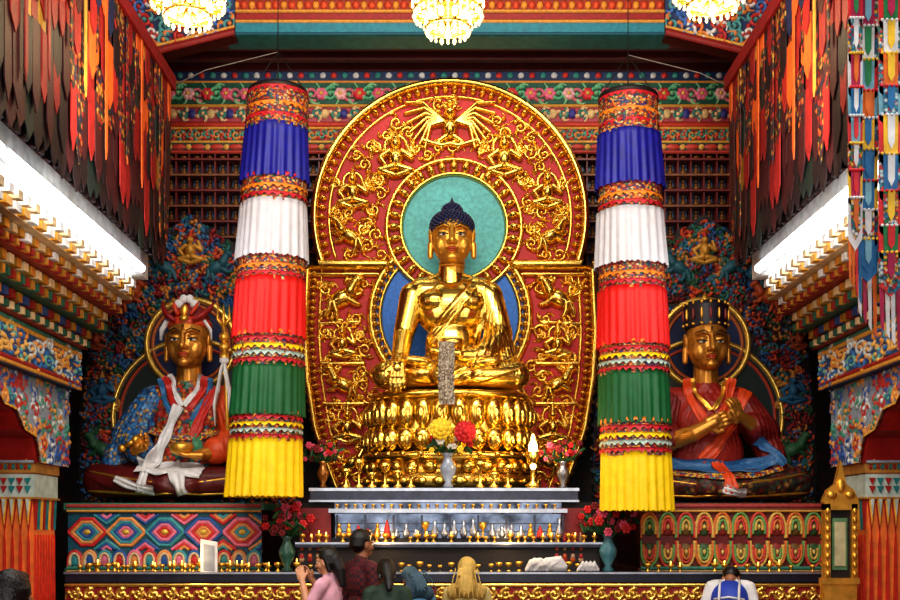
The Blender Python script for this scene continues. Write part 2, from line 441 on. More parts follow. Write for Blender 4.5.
# =============================================================== ROOM
def build_room():
    m = MB(); m.box(-4.6, 4.6, -3, 12.1, -0.15, 0); m.build('floor', mat('floor_stone', (90, 55, 42), 0.35))
    m = MB(); m.box(-4.6, 4.6, 11.85, 12.1, 0, 8)
    m.build('wall_back', brocade('wall_mural', [(50, 10, 10), (36, 8, 9), (62, 14, 12), (18, 22, 38), (44, 9, 10), (22, 30, 22)], 14))
    for sx, nm in ((-1, 'left'), (1, 'right')):
        m = MB(); m.box(*(sorted((sx*4.45, sx*4.6))), -3, 11.85, 0, 8, 0)
        z = 1.2
        while z < 2.9:
            m.tube([(sx*4.44, 3, z), (sx*4.44, 11.8, z)], 0.06, 0, n=8); z += 0.13
        m.build('wall_'+nm, RED)
    m = MB(); m.box(-4.45, 4.45, -3, 10.3, 7.8, 8.0); m.box(-4.45, 4.45, 10.3, 11.85, 6.6, 6.75)
    for i in range(5):
        m.box(-4.4, 4.4, 10.5+i*0.28, 10.58+i*0.28, 6.5, 6.6, 0)
    m.build('ceiling', DRED)

    F = Relief(-300, 300, 376, 462, 1.6, (95, 14, 16))
    V = F.V
    F.fill((V > 448), 1, (28, 52, 95)); F.fill((V > 424) & (V <= 448), 0, (26, 92, 72)); F.fill((V > 408) & (V <= 424), 0, (175, 66, 80))
    F.fill((V > 388) & (V <= 402), 0, (120, 18, 16)); F.fill(V <= 388, 0, (26, 66, 58))
    for y, w, c in ((460, 1.6, (180, 44, 32)), (448, 1.3, (220, 150, 60)), (424, 1.6, (215, 155, 60)), (405, 2.6, (190, 55, 30)), (402, 1.2, (215, 160, 60)), (388, 1.2, (200, 150, 60)), (378, 1.5, (170, 45, 30))):
        F.stroke([(-300, y), (300, y)], w, w, c, 0, 1)
    pk = [(240, 115, 150), (248, 185, 190), (220, 52, 62), (235, 95, 130)]
    for i, u in enumerate(range(-292, 300, 11)):
        F.blob(u, 454, 3, 3, [(210, 210, 210), (200, 50, 40), (55, 140, 130)][i % 3], 0, 2, base=1)
    for i, u in enumerate(range(-290, 300, 19)):
        d = 1 if i % 2 else -1
        F.scroll(u, 436, 7.5, d, d*1.2, (95, 185, 140) if i % 2 else (215, 115, 130), 0, 1.7, (130, 200, 150))
        for p in range(6): F.blob(u+9.5+3.6*math.cos(p*PI/3), 436+3.6*math.sin(p*PI/3), 3, 3, pk[i % 4], 0, 3.4)
        F.blob(u+9.5, 436, 2.2, 2.2, (240, 200, 90), 0, 5)
        F.scroll(u+4, 416, 5.2, -d, d, (45, 140, 125), 0, 1.6, (240, 200, 150)); F.blob(u+13, 416, 4, 5, (60, 60, 140) if i % 2 else (225, 190, 130), 0, 3)
        F.scroll(u, 395, 4.6, d, 0.4, (200, 130, 50), 0, 1.3, (55, 130, 115)); F.scroll(u+10, 395, 4.2, -d, 1.4, (65, 140, 118), 0, 1.3, (210, 75, 48))
        F.blob(u, 383, 7, 3, (175, 52, 38), 0, 2); F.blob(u+9.5, 383, 3, 3, (200, 150, 64), 0, 2)
    F.build('trim_1', REL, front(11.65))
    m = MB(11.65); m.box(-300, 300, 0.5, 20, 376, 462); m.build('trim_2', DRED)

    nb = mat('niche_blue', (50, 70, 102), 0.35); se = mat('shelf_edge', (105, 26, 20), 0.4); sg = mat('shelf_rail', (120, 70, 34), .5)
    for sgn in (-1, 1):
        m = MB(11.65)
        a, b = (-300, -98) if sgn < 0 else (98, 300)
        m.box(a, b, 14, 16, 250, 376, 0)
        vv = 262
        while vv < 372:
            m.box(a, b, -2, 14, vv-1.2, vv+0.8, 1 if int(vv/15.5) % 2 else 4)
            uu = a
            while uu < b-6:
                m.box(uu-0.7, uu+0.7, 0, 14, vv, vv+15.5, 1)
                m.ell((uu+6.5, 6, vv+4), (4, 3, 2.4), 2, n=8, k=5); m.ell((uu+6.5, 7, vv+7.2), (2.2, 2, 2.8), 2, n=8, k=5); m.ell((uu+6.5, 7, vv+11), (1.5, 1.5, 1.8), 2, n=8, k=5)
                m.box(uu+2, uu+11, 12, 13.5, vv+2, vv+14, 3)
                uu += 13
            vv += 15.5
        m.build('buddha_shelf', [DARK, se, BRONZE, nb, sg])

    B = Relief(-226, 224, 494, 560, 1.5, (165, 45, 22))
    V = B.V
    B.fill((V < 508), 2, (28, 125, 140)); B.fill((V >= 508) & (V < 518), 1, (150, 20, 16)); B.fill(V > 533, 0, (40, 90, 150))
    for y, w, c in ((495, 1.6, (20, 80, 100)), (508, 1.4, (215, 150, 60)), (518, 1.5, (215, 150, 60)), (531, 1.5, (215, 150, 60))):
        B.stroke([(-226, y), (224, y)], w, w, c, 0, 1, 2)
    for k, u in enumerate(range(-222, 222, 8)):
        B.blob(u, 524.5, 3.2, 4, (225, 150, 50) if k % 2 else (215, 80, 40), 0, 3)
    B.build('trim_3', REL, front(10.2))
    m = MB(10.2); m.box(-226, 224, 0.5, 30, 494, 560); m.build('trim_4', TEAL)

    for sx in (-1, 1):
        P = Relief(215, 400, 455, 560, 1.5, (24, 48, 90))
        def low(u): return np.where(u < 320, 494-(u-215)*0.25, 468+(u-320)*1.05)
        lo = low(P.U)
        P.scatter(lambda x, y: y > float(low(np.array(x)))+8, 7.5, [(60, 110, 180), (220, 215, 210), (185, 45, 38), (220, 130, 60), (80, 150, 150)], 0, 1.8, seed=5, sep=1.6)
        P.stroke([(215, 497), (320, 471), (400, 555)], 4.5, 4.5, (140, 26, 20), 0, 1.2)
        P.stroke([(215, 503), (318, 478), (396, 560)], 1.5, 1.5, (220, 160, 60), 0, 1.2, 1)
        keep = P.V > lo-1
        k = 10.15/1100
        P.build('trim_5' if sx < 0 else 'trim_6', REL, lambda U, V, H: (sx*U*k, 10.15-H*k, CZ+V*k), keep)
        m = MB(10.15)
        m.prism([(sx*215, 494), (sx*320, 468), (sx*405, 557), (sx*405, 600), (sx*215, 600)], 0.6, 16)
        m.build('trim_7' if sx < 0 else 'trim_8', DRED)

def gallery(sx):
    k = 9.8/1100
    X = lambda px: sx*(450-px)*k
    Z = lambda py: CZ+(530-py)*k
    m = MB()
    steps = [(148, 255, 280, 0), (132, 280, 300, 1), (118, 300, 315, 2), (103, 315, 333, 3), (88, 333, 350, 2), (78, 350, 390, 4)]
    Y0, Y1 = 3.0, 9.8
    for px, a, b, mi in steps:
        x = X(px); lo, hi = sorted((x, sx*4.44))
        m.box(lo, hi, Y0, Y1, Z(b), Z(a), mi)
    rn = random.Random(4)
    def dent(px, a, b, w, gap, mats, out):
        y = Y0; i = 0
        while y+w < Y1:
            x = X(px); x2 = x-sx*out; lo, hi = sorted((x2, x))
            m.box(lo, hi, y, y+w, Z(b), Z(a), mats[i % len(mats)]); y += w+gap; i += 1
    dent(132, 284, 291, 0.08, 0.07, [0, 1], 0.07)
    dent(132, 293, 299, 0.10, 0.05, [5, 0], 0.05)
    dent(118, 301, 307, 0.08, 0.05, [5, 1, 5, 0], 0.06)
    dent(118, 309, 314, 0.05, 0.04, [2, 5], 0.04)
    dent(103, 316, 323, 0.08, 0.05, [5, 1], 0.07)
    dent(103, 325, 332, 0.05, 0.04, [3, 2, 5], 0.04)
    dent(88, 334, 341, 0.08, 0.05, [5, 6, 2], 0.06)
    dent(88, 343, 349, 0.05, 0.05, [1, 3], 0.04)
    wm = mat('white_plaster', (228, 228, 226), 0.6)
    m.build('gallery_cornice', [wm, mat('cornice_cream', (205, 175, 130), 0.6), mat('cornice_red', (140, 24, 18), .5), mat('cornice_green', (32, 88, 66), 0.5), mat('beam_blue', (30, 60, 105), .5), GOLDR, mat('cornice_blue', (40, 70, 120), 0.5)])
    B = Relief(0, 260, 0, 42, 1.4, (30, 80, 130))
    B.scatter(lambda x, y: 8 < y < 34, 7.5, [(225, 175, 90), (110, 180, 165), (200, 210, 210), (50, 110, 170), (230, 150, 60)], 0, 1.8, seed=8, sep=1.6)
    for y, c in ((2, (210, 150, 60)), (6, (160, 36, 28)), (36, (215, 160, 60)), (40, (50, 130, 110))):
        B.stroke([(0, y), (260, y)], 2, 2, c, 0, 1)
    zb = Z(391); zt = Z(350); x = X(78)
    B.build('trim_9' if sx < 0 else 'trim_10', REL, lambda U, V, H: (x-sx*(0.02+H*0.008), 5.9+U*0.015, zb+V/42*(zt-zb)))
    m = MB()
    y = 3.0
    while y < 9.2:
        xx = X(146); L = min(1.1, 9.55-y)
        m.tube([(xx-sx*0.03, y, Z(275)), (xx-sx*0.03, y+L, Z(275))], 0.035, 0, n=10)
        m.tube([(X(134)-sx*0.02, y, Z(284)), (X(134)-sx*0.02, y+L, Z(284))], 0.028, 0, n=10)
        lo, hi = sorted((xx, xx-sx*0.03)); m.box(lo, hi, y-0.04, y+L+.04, Z(273), Z(269), 1)
        y += 1.22
    m.build('fluorescent_tubes', [FLUO, wm])
    m = MB(); lo, hi = sorted((sx*2.66, sx*4.44)); m.box(lo, hi, 3.0, 9.8, Z(254), 5.66); m.build('wall_upper_left' if sx < 0 else 'wall_upper_right', DRED)
    # valance
    cols = [(64, 9, 12), (28, 6, 9), (140, 18, 15), (215, 95, 30), (24, 40, 34), (195, 145, 50), (26, 34, 74), (160, 30, 24)]
    mats = [mat('valance_silk', c, 0.6, bump=0.3) for c in cols]
    mats.append(brocade('valance_brocade', [(110, 18, 18), (195, 100, 30), (38, 8, 11), (155, 32, 24), (36, 54, 46), (74, 11, 14), (180, 140, 56), (30, 34, 70)], 30))
    m = MB(); xb = sx*2.56
    n = 240; vs = []; fs = []
    for i in range(n+1):
        y = 3.6+6.2*i/n
        for z in (4.0, 5.62):
            vs.append((xb+0.025*math.sin(i*1.3), y, z))
    for i in range(n): fs.append((2*i, 2*i+2, 2*i+3, 2*i+1))
    m.add(vs, fs, 1)
    def tab(y, z, w, L, mi, off, sh=.82):
        x0 = xb-sx*off; j = rn.uniform(-.01, .01)
        m.prism([(y, z), (y+w, z), (y+w*0.96, z-L*sh), (y+w*.5+j, z-L), (y+w*.04, z-L*sh)], x0, x0-sx*0.008, mi, 'x')
    y = 3.7
    while y < 9.65:
        tab(y, 5.6, 0.15, rn.uniform(1.58, 1.68), rn.choice([0, 1, 1, 0, 4]), 0.04, .95); y += .14
    for zt_, L, wts in ((4.7, .56, [0, 1, 2, 8, 0, 1, 7, 8]), (4.95, .46, [2, 8, 8, 0, 8, 1, 5, 2]), (5.2, .42, [8, 2, 7, 8, 4, 3, 0]), (5.42, .38, [2, 8, 1, 8, 7, 0]), (5.6, .36, [2, 8, 3, 8, 5, 2, 6])):
        y = 3.7
        while y < 9.65:
            w = rn.uniform(.09, .16)
            tab(y, zt_+rn.uniform(-.04, .04), w, L*rn.uniform(.75, 1.15), rn.choice(wts), 0.05+rn.uniform(0, .02)+(zt_-4.7)*.03, .8)
            y += w*rn.uniform(.9, 1.2)
    y = 3.8
    while y < 9.6:
        tab(y, 5.6, .045, rn.uniform(.8, 1.5), rn.choice([3, 5, 2, 7, 8, 3]), .1, .94); y += rn.uniform(.2, .55)
    lo, hi = sorted((xb-sx*0.12, xb+sx*0.04)); m.box(lo, hi, 3.6, 9.8, 5.56, 5.68, 2)
    m.build('silk_valance', mats)
    # pillar
    g = group('painted_pillar')
    px0, px1 = sx*3.45, sx*3.98
    lo, hi = sorted((px0, px1)); yc0, yc1 = 9.1, 9.6
    k2 = 9.1/1100; Zp = lambda py: CZ+(530-py)*k2
    m = MB()
    m.box(lo, hi, yc0, yc1, 0, Zp(463), 0)
    m.box(lo-.03, hi+.03, yc0-.03, yc1+.03, Zp(473), Zp(462), 1)
    m.box(lo-.02, hi+.02, yc0-.02, yc1+.02, Zp(497), Zp(474), 2)
    m.box(lo-.035, hi+.035, yc0-.035, yc1+.035, Zp(499), Zp(497), 1)
    m.box(lo-.05, hi+.05, yc0-.05, yc1+.05, 0, 0.3, 1)
    nn = 8; w = (hi-lo)/nn
    for i in range(nn):
        a = lo+w*i
        for j, (s_, dz, mi) in enumerate(((1, 34, 3), (.72, 26, 5), (.42, 17, 2))):
            m.prism([(a+w*(.5-s_/2), Zp(499)), (a+w*(.5+s_/2), Zp(499)), (a+w*.5, Zp(499+dz))], yc0-0.012*(j+1), yc0, mi)
        m.prism([(a+w*.12, 0.35), (a+w*.88, 0.35), (a+w*.62, Zp(545)), (a+w*.5, Zp(531)), (a+w*.38, Zp(545))], yc0-0.02, yc0, 6)
        for zz in (478, 486):
            m.prism([(a+w*.1, Zp(zz)), (a+w*.9, Zp(zz)), (a+w*.5, Zp(zz+7))], yc0-.035, yc0-.02, (3, 4)[(i+zz) % 2])
        for q in range(2): m.ell((a+w*(.25+q*.5), yc0-.03, Zp(467)), (w*.2, .02, .025), 4 if q else 3, n=8, k=5)
        a2 = yc0+(yc1-yc0)/nn*i; w2 = (yc1-yc0)/nn; xx = px0
        m.prism([(a2, Zp(499)), (a2+w2, Zp(499)), (a2+w2*.5, Zp(530))], xx, xx-sx*0.02, 3+(i % 3), 'x')
        m.prism([(a2+w2*.1, .35), (a2+w2*.9, .35), (a2+w2*.5, Zp(535))], xx, xx-sx*0.015, 6, 'x')
    m.build('shaft', [mat('pillar_orange', (232, 120, 50), 0.5), mat('pillar_gilt', (190, 135, 60), .5, .3), mat('pillar_pale', (180, 195, 185), 0.5), mat('pillar_deep_red', (160, 30, 24), .5), TEAL, mat('pillar_yellow', (230, 170, 60), .5), mat('pillar_red', (200, 44, 28), 0.5)], g)
    prof = [(7.9, Z(390)), (7.9, 2.78), (8.15, 2.72), (8.3, 2.6), (8.55, 2.58), (8.7, 2.44), (8.95, 2.4), (9.05, Zp(463)), (9.7, Zp(463)), (9.8, 2.5), (9.8, Z(390))]
    m = MB(); m.prism(prof, sx*3.4, sx*3.9, 0, 'x')
    m.build('capital', mat('capital_red', (160, 32, 26), 0.5), g)
    C = Relief(0, 190, 0, 80, 1.4, (150, 165, 180))
    C.scatter(lambda x, y: True, 7, [(50, 90, 160), (200, 205, 205), (190, 55, 45), (220, 150, 70), (70, 150, 130)], 0, 1.9, seed=9)
    pts = [((y-7.9)*100, (z-2.2)*100) for y, z in prof]
    C.stroke(pts[1:8], 3, 3, (215, 160, 60), 0, 1.2, 2)
    yy = np.array([p[0] for p in prof[1:8]]+[9.8]); zz = np.array([p[1] for p in prof[1:8]]+[Zp(463)])
    lowz = np.interp(C.U/100+7.9, yy, zz)
    C.build('capital_face', REL, lambda U, V, H: (sx*(3.395-H*0.006), 7.9+U/100, 2.2+V/100), (C.V/100+2.2 > lowz) & (C.V/100+2.2 < Z(390)), g)
    C = Relief(0, 56, 0, 56, 1.6, (150, 165, 180))
    C.scatter(lambda x, y: 4 < x < 52 and 4 < y < 52, 6, [(50, 90, 160), (190, 55, 45), (220, 150, 70), (70, 150, 130)], 0, 1.8, seed=2)
    C.build('capital_front', REL, lambda U, V, H: (sx*(3.42+U/100), 9.04-H*.006, Zp(463)+V/100), None, g)

# =============================================================== MANDORLA
def halfw(v):
    return np.interp(v, [40, 60, 100, 150, 200, 258, 262], [112, 120, 134, 142, 145, 142, 138])

def build_mandorla():
    g = group('gilded_mandorla')
    R = Relief(-158, 158, 40, 456, 2.0, (178, 10, 10))
    U, V = R.U, R.V
    def inside(u, v, mrg=0.0):
        if v > 262: return u*u+(v-312)**2 < (135-mrg)**2
        return abs(u) < float(halfw(v))-mrg
    keep = np.where(V > 262, U**2+(V-312)**2 < 139**2, np.abs(U) < halfw(V)+3)
    G = GOLDC
    hc = (4, 302); bc = (0, 214)
    db = np.sqrt((U-bc[0])**2+(V-bc[1])**2); dh = np.sqrt((U-hc[0])**2+(V-hc[1])**2)
    R.fill(db < 74, 0.5, (24, 105, 195))
    R.ring(bc[0], bc[1], 79, 4, G, 1, 1.4); R.ring(bc[0], bc[1], 70, 2, G, 1, 1.4)
    for i in range(56):
        a = 2*PI*i/56; R.blob(bc[0]+75*math.cos(a), bc[1]+75*math.sin(a), 3.6, 3, G, 1, 6, a, 1)
    mm = dh < 69
    R.fill(mm, 1.5, (165, 12, 12)); R.fill(dh < 53, 1.5, (86, 172, 170))
    R.ring(hc[0], hc[1], 67, 2.4, G, 1, 1.4, base=2); R.ring(hc[0], hc[1], 53, 2.2, G, 1, 1.4, base=2)
    for i in range(32):
        a = 2*PI*i/32
        R.blob(hc[0]+60*math.cos(a), hc[1]+60*math.sin(a), 5.8, 4.0, G, 1, 6, a, 2)
    out = []
    for i in range(81):
        a = -0.38+(PI+0.76)*i/80; out.append((135*math.cos(a), 312+135*math.sin(a)))
    R.stroke([p for p in out if p[1] > 264], 4.2, 4.2, G, 1, 1.4)
    R.stroke([(p[0]*0.895, 312+(p[1]-312)*0.895) for p in out if p[1] > 268], 1.6, 1.6, G, 1, 1.3)
    for i in range(0, 54):
        a = -0.36+(PI+0.72)*i/53
        R.blob(127.5*math.cos(a), 312+127.5*math.sin(a), 3.5, 3.2, G, 1, 6, a)
    for k in (-1, 1):
        lo = [(k*float(halfw(v)), v) for v in range(42, 261, 6)]
        R.stroke(lo, 4.4, 4.4, G, 1, 1.4)
        R.stroke([(k*(abs(x)-14), v) for x, v in lo], 1.6, 1.6, G, 1, 1.3)
        for v in range(46, 258, 7):
            R.blob(k*(float(halfw(v))-7.5), v, 3.1, 2.8, G, 1, 6)
        R.stroke([(k*64, 264), (k*146, 264)], 5, 5, G, 1, 1.3, 3); R.stroke([(k*72, 255), (k*140, 255)], 2.2, 2.2, G, 1, 1.2, 2)
        R.stroke([(k*86, 166), (k*128, 166)], 2.2, 2.2, G, 1, 1.2, 2)
        R.stroke([(k*90, 208), (k*130, 206)], 1.8, 1.8, G, 1, 1.2, 1)
        R.stroke([(k*86, 126), (k*126, 126)], 2.2, 2.2, G, 1, 1.2, 2)
        m_deity(R, k*54, 372, 1.55, G, G, 1)
        m_deity(R, k*97, 338, 1.35, G, G, 1)
        m_beast(R, k*100, 293, 1.3, k, G, G, 1)
        m_beast(R, k*108, 231, 1.55, -k, G, G, 1)
        m_deity(R, k*107, 187, 1.2, G, G, 1)
        m_beast(R, k*106, 145, 1.35, k, G, G, 1)
        m_deity(R, k*102, 104, 1.35, G, G, 1)
        m_beast(R, k*97, 68, 1.2, -k, G, G, 1)
    m_garuda(R, 0, 400, G, 1)
    figs = [(k*x, y, r) for k in (-1, 1) for x, y, r in ((54, 370, 23), (97, 340, 20), (100, 295, 17), (108, 232, 19), (106, 186, 17), (106, 148, 17), (102, 106, 18), (98, 72, 15), (25, 408, 17), (8, 400, 15))]
    def reg(x, y):
        if not inside(x, y, 20): return False
        if (x-hc[0])**2+(y-hc[1])**2 < 77**2 or (x-bc[0])**2+(y-bc[1])**2 < 90**2: return False
        if abs(y-262) < 11: return False
        return all((x-a)**2+(y-b)**2 > (c+2)**2 for a, b, c in figs)
    R.scatter(reg, 7.2, [G], 1, 1.7, seed=3, sep=1.85, tries=9000, hm=2.0)
    k_ = 11.3/1100
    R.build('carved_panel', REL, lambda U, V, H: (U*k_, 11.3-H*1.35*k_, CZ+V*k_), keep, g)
    m = MB(11.3)
    pts = [(139*math.cos(a), 312+139*math.sin(a)) for a in [-0.37+(PI+0.74)*i/50 for i in range(51)]]
    pts += [(-float(halfw(v))-3, v) for v in range(258, 39, -10)]+[(float(halfw(v))+3, v) for v in range(40, 260, 10)]
    m.prism(pts, 0.8, 12)
    for i in range(46):
        a = -0.3+(PI+0.6)*i/45
        m.ell((137*math.cos(a), 2, 312+137*math.sin(a)), (3.6, 4, 3.6), 1, n=10, k=6)
    for k in (-1, 1):
        for v in range(48, 258, 9):
            m.ell((k*(float(halfw(v))+2), 2, v), (3.4, 4, 4), 1, n=10, k=6)
        m.ell((k*145, -4, 264), (5, 5, 6), 1)
    m.lathe((0, 0, 444), [(6, 0), (7, 4), (3, 7), (1, 9)], 14, 1)
    m.build('backing', [RED, GOLD], g)

# =============================================================== head
def head(mb, c, s=1.0):
    x, y, z = c
    E = lambda p, r, rot=None: mb.ell((x+p[0]*s, y+p[1]*s, z+p[2]*s), (r[0]*s, r[1]*s, r[2]*s), 0, rot, 20, 14)
    T = lambda ps, rs: mb.cap([(x+p[0]*s, y+p[1]*s, z+p[2]*s) for p in ps], [r*s for r in rs], 0, 10)
    E((0, 2, 6), (20.5, 22, 24)); E((0, -3, -3), (19, 19.5, 23)); E((0, -14, -19.5), (8, 7, 6))
    for k in (-1, 1):
        E((k*9.5, -12, -7), (8.5, 7.5, 10))
        T([(k*2, -21.5, 8), (k*8, -20, 10.5), (k*15, -15.5, 8.5)], [1.2, 1.3, 1.0])
        E((k*8.5, -17.6, 3.6), (5.8, 4.4, 2.6)); E((k*2.8, -23.5, -7), (2.6, 2.6, 2.2))
        E((k*20.5, 2, 3), (3, 5.5, 9), (0, k*0.12, 0)); T([(k*21.3, 1, -4), (k*21.5, 0, -16)], [3.2, 2.8])
    T([(0, -21.3, 9), (0, -23.6, 1), (0, -26, -6)], [1.8, 2.3, 3.1])
    E((0, -21.2, -13), (6.2, 2.6, 1.6)); E((0, -20.6, -15.8), (4.8, 2.8, 1.7)); E((0, -19.5, -21), (6, 4, 4))

def face_paint(g, Y, c, s=1.0):
    m = MB(Y); x, y, z = c
    for k in (-1, 1):
        m.ell((x+k*8.4*s, y-19.2*s, z+0.4*s), (4.4*s, 3.2*s, 1.3*s), 0)
        m.ell((x+k*8.2*s, y-21.8*s, z+0.5*s), (1.6*s, 1.0*s, 1.2*s), 1)
        m.tube([(x+k*a*s, y+b*s, z+e*s) for a, b, e in ((3.6, -21.8, 1.0), (8.5, -22.8, 2.0), (13.6, -19.4, 1.0))], 0.45*s, 1, 6)
        m.tube([(x+k*a*s, y+b*s, z+e*s) for a, b, e in ((3, -22.9, 8.8), (8, -21.8, 11.6), (15.5, -16.7, 9.4))], 0.6*s, 1, 6)
    m.ell((x, y-22.2*s, z-13.1*s), (5.4*s, 2.0*s, 1.2*s), 2); m.ell((x, y-21.9*s, z-15.4*s), (4*s, 2.0*s, 1.2*s), 2)
    m.ell((x, y-22.0*s, z+14*s), (1.2*s, 1.2*s, 1.2*s), 1)
    m.build('face_paint', [EYEW, BLACK, LIPS], g)

def hand(mb, palm, fdir, ndir, L=15, w=9, curl=0.3, thumb=1, r=1.9):
    """palm centre, finger direction, palm normal; five separate fingers"""
    P = Vector(palm); F = Vector(fdir).normalized(); N = Vector(ndir).normalized(); S = F.cross(N).normalized()
    for a in (-0.6, -0.2, 0.2, 0.6):
        p0 = P-F*L*0.45+S*a*w*0.9; p1 = P+F*L*0.35+S*a*w*1.05
        mb.cap([tuple(p0), tuple(p1)], [r*1.7, r*1.6], 0, 8)
    ls = [0.86, 1.0, 0.94, 0.72]
    for i in range(4):
        a = (-0.68+i*0.45)*thumb*-1
        b = P+F*L*0.4+S*a*w*1.1; l = L*ls[i]
        q1 = b+F*l*0.45+S*a*w*.07; q2 = q1+(F*math.cos(curl)+N*math.sin(curl))*l*0.33; q3 = q2+(F*math.cos(curl*2)+N*math.sin(curl*2))*l*0.26
        mb.cap([tuple(b), tuple(q1), tuple(q2), tuple(q3)], [r*1.15, r*1.05, r*0.95, r*0.8], 0, 8)
    b = P-F*L*0.25+S*thumb*w*0.75
    q1 = b+(F*0.6+S*thumb*0.8)*L*0.4; q2 = q1+(F*0.95+S*thumb*0.1)*L*0.4
    mb.cap([tuple(b), tuple(q1), tuple(q2)], [r*1.6, r*1.3, r], 0, 8)

# =============================================================== BUDDHA
def build_buddha():
    g = group('buddha_statue'); Y = 10.75
    m = MB(Y); cu = 1
    m.ell((cu, 0, 220), (36, 24, 30), n=24, k=16); m.ell((cu, -2, 183), (26, 21, 34), n=24, k=16); m.ell((cu, 0, 158), (44, 32, 18), n=24, k=14)
    m.cap([(cu-29, 0, 237), (cu+29, 0, 237)], [15, 15], n=20)
    m.ell((cu-16, -9, 226), (17, 16, 13)); m.ell((cu+16, -9, 226), (17, 16, 13))
    m.cap([(cu, 0, 240), (cu, -2, 268)], [15, 11.5], n=18)
    m.cap([(cu, 0, 250), (cu-26, 0, 242)], [11, 10]); m.cap([(cu, 0, 250), (cu+26, 0, 242)], [11, 10])
    m.cap([(-37, 0, 234), (-46, -8, 193), (-49, -44, 160)], [13.5, 10.5, 7.6], n=18)
    m.cap([(39, 0, 234), (50, -6, 194), (32, -40, 170), (20, -46, 166)], [14, 12.5, 10, 7.5], n=18)
    m.cap([(50, -4, 196), (57, -12, 168), (64, -16, 152)], [10.5, 10, 8]); m.ell((48, -14, 164), (20, 17, 12))
    m.cap([(-14, 0, 154), (-62, -26, 151)], [18, 14.5], n=18); m.cap([(-62, -26, 151), (14, -46, 149)], [14, 11], n=18)
    m.cap([(16, 0, 154), (64, -26, 151)], [18, 14.5], n=18); m.cap([(64, -26, 151), (-8, -50, 148)], [14, 11], n=18)
    m.ell((0, -22, 151), (58, 34, 14), n=24)
    m.ell((-32, -46, 162), (16, 9, 5), rot=(0, 0.1, 0.15)); m.ell((34, -44, 161), (16, 9, 5), rot=(0, -0.1, -0.15))
    bv = m.bvh()
    f = MB(Y)
    for i, o in enumerate((0, 4.5, 9)):
        fold(f, bv, [(26+o*0.6, 252-o*.3), (14+o*.5, 232-o*.5), (-4+o*.3, 212-o), (-20, 192-o), (-26, 180-o)], 2.6 if i == 0 else 1.7, lift=-0.2)
    for i in range(7):
        fold(f, bv, [(34+i*2.0, 246-i*2), (32+i*3, 215), (24+i*4.6, 185), (10+i*7, 168-i*0.5)], 1.8, lift=0)
    for i in range(5):
        fold(f, bv, [(-22, 180-i*7), (0, 172-i*6), (22, 178-i*5)], 1.7, lift=0)
    for i in range(5):
        fold(f, bv, [(38+i*3, 232), (46+i*2.4, 205), (50+i*3.2, 172), (54+i*3.5, 150)], 1.7, lift=0)
    for k in (-1, 1):
        for i in range(6):
            fold(f, bv, [(k*(74-i*7), 158-i*0.5), (k*(50-i*7), 150), (k*(24-i*5), 141)], 1.9, lift=0)
    fold(f, bv, [(-40, 170), (-60, 164), (-76, 152)], 1.6)
    m.merge(f)
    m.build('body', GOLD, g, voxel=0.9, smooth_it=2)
    h = MB(Y)
    hand(h, (-50, -55, 151), (0, -0.12, -1), (0, 1, 0), 14, 8, 0.25, thumb=-1, r=2.1)
    h.cap([(-49, -42, 162), (-50, -54, 154)], [8, 6])
    hand(h, (2, -52, 168), (-1, 0, 0.03), (0, 0, 1), 15, 8, 0.25, thumb=1, r=2.1)
    h.cap([(22, -46, 167), (8, -51, 167)], [7.5, 5.5])
    h.build('hands', GOLD, g, voxel=0.7, smooth_it=2)
    h = MB(Y); head(h, (2, -6, 288), 1.0); h.cap([(2, -2, 256), (2, -4, 274)], [12, 11.5])
    for z in (262, 266): h.tube([(2+12.6*math.cos(a), -3+12.6*math.sin(a), z) for a in [2*PI*i/20 for i in range(21)]], 0.9)
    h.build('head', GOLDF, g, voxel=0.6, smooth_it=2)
    face_paint(g, Y, (2, -6, 288))
    m = MB(Y); C = (2, -1.5, 302); rr = (21.5, 22.5, 16.5)
    m.ell(C, rr, n=24, k=16); m.ell((2, 0, 318), (10, 10, 8)); m.lathe((2, 0, 323), [(4, 0), (4, 3), (1.5, 6), (0.6, 9)], 12)
    for i in range(420):
        z = 1-2*(i+.5)/420; a = i*2.39996; q = math.sqrt(1-z*z)
        if z > -0.35:
            m.ell((C[0]+rr[0]*q*math.cos(a), C[1]+rr[1]*q*math.sin(a), C[2]+rr[2]*z), (1.7, 1.7, 1.7), n=6, k=4)
    for i in range(110):
        z = 1-2*(i+.5)/110; a = i*2.39996; q = math.sqrt(1-z*z)
        m.ell((2+10*q*math.cos(a), 10*q*math.sin(a), 318+8*z), (1.6, 1.6, 1.6), n=6, k=4)
    m.build('hair', BLUEHAIR, g)
    m = MB(Y); m.lathe((2, -44, 171), [(3, 0), (9, 2), (12, 8), (11.4, 12), (10, 12), (9, 8), (2, 4)], 20); m.build('alms_bowl', GOLD, g)
    s = MB(Y); vs = []; fs = []
    for j in range(21):
        v = 178-j*3.0
        for i in range(9):
            u = -11+i*1.9; d = -62-2.0*math.sin(i*1.6+j*0.12)-(max(0, j-3)*0.3)
            vs.append((u+0.4*math.sin(j*.4), d, v))
    for j in range(20):
        for i in range(8): fs.append((j*9+i, j*9+i+1, (j+1)*9+i+1, (j+1)*9+i))
    s.add(vs, fs); s.build('offering_scarf', brocade('scarf_silk', [(160, 154, 132), (185, 178, 155), (128, 116, 98), (198, 192, 172)], 60, .8), g)

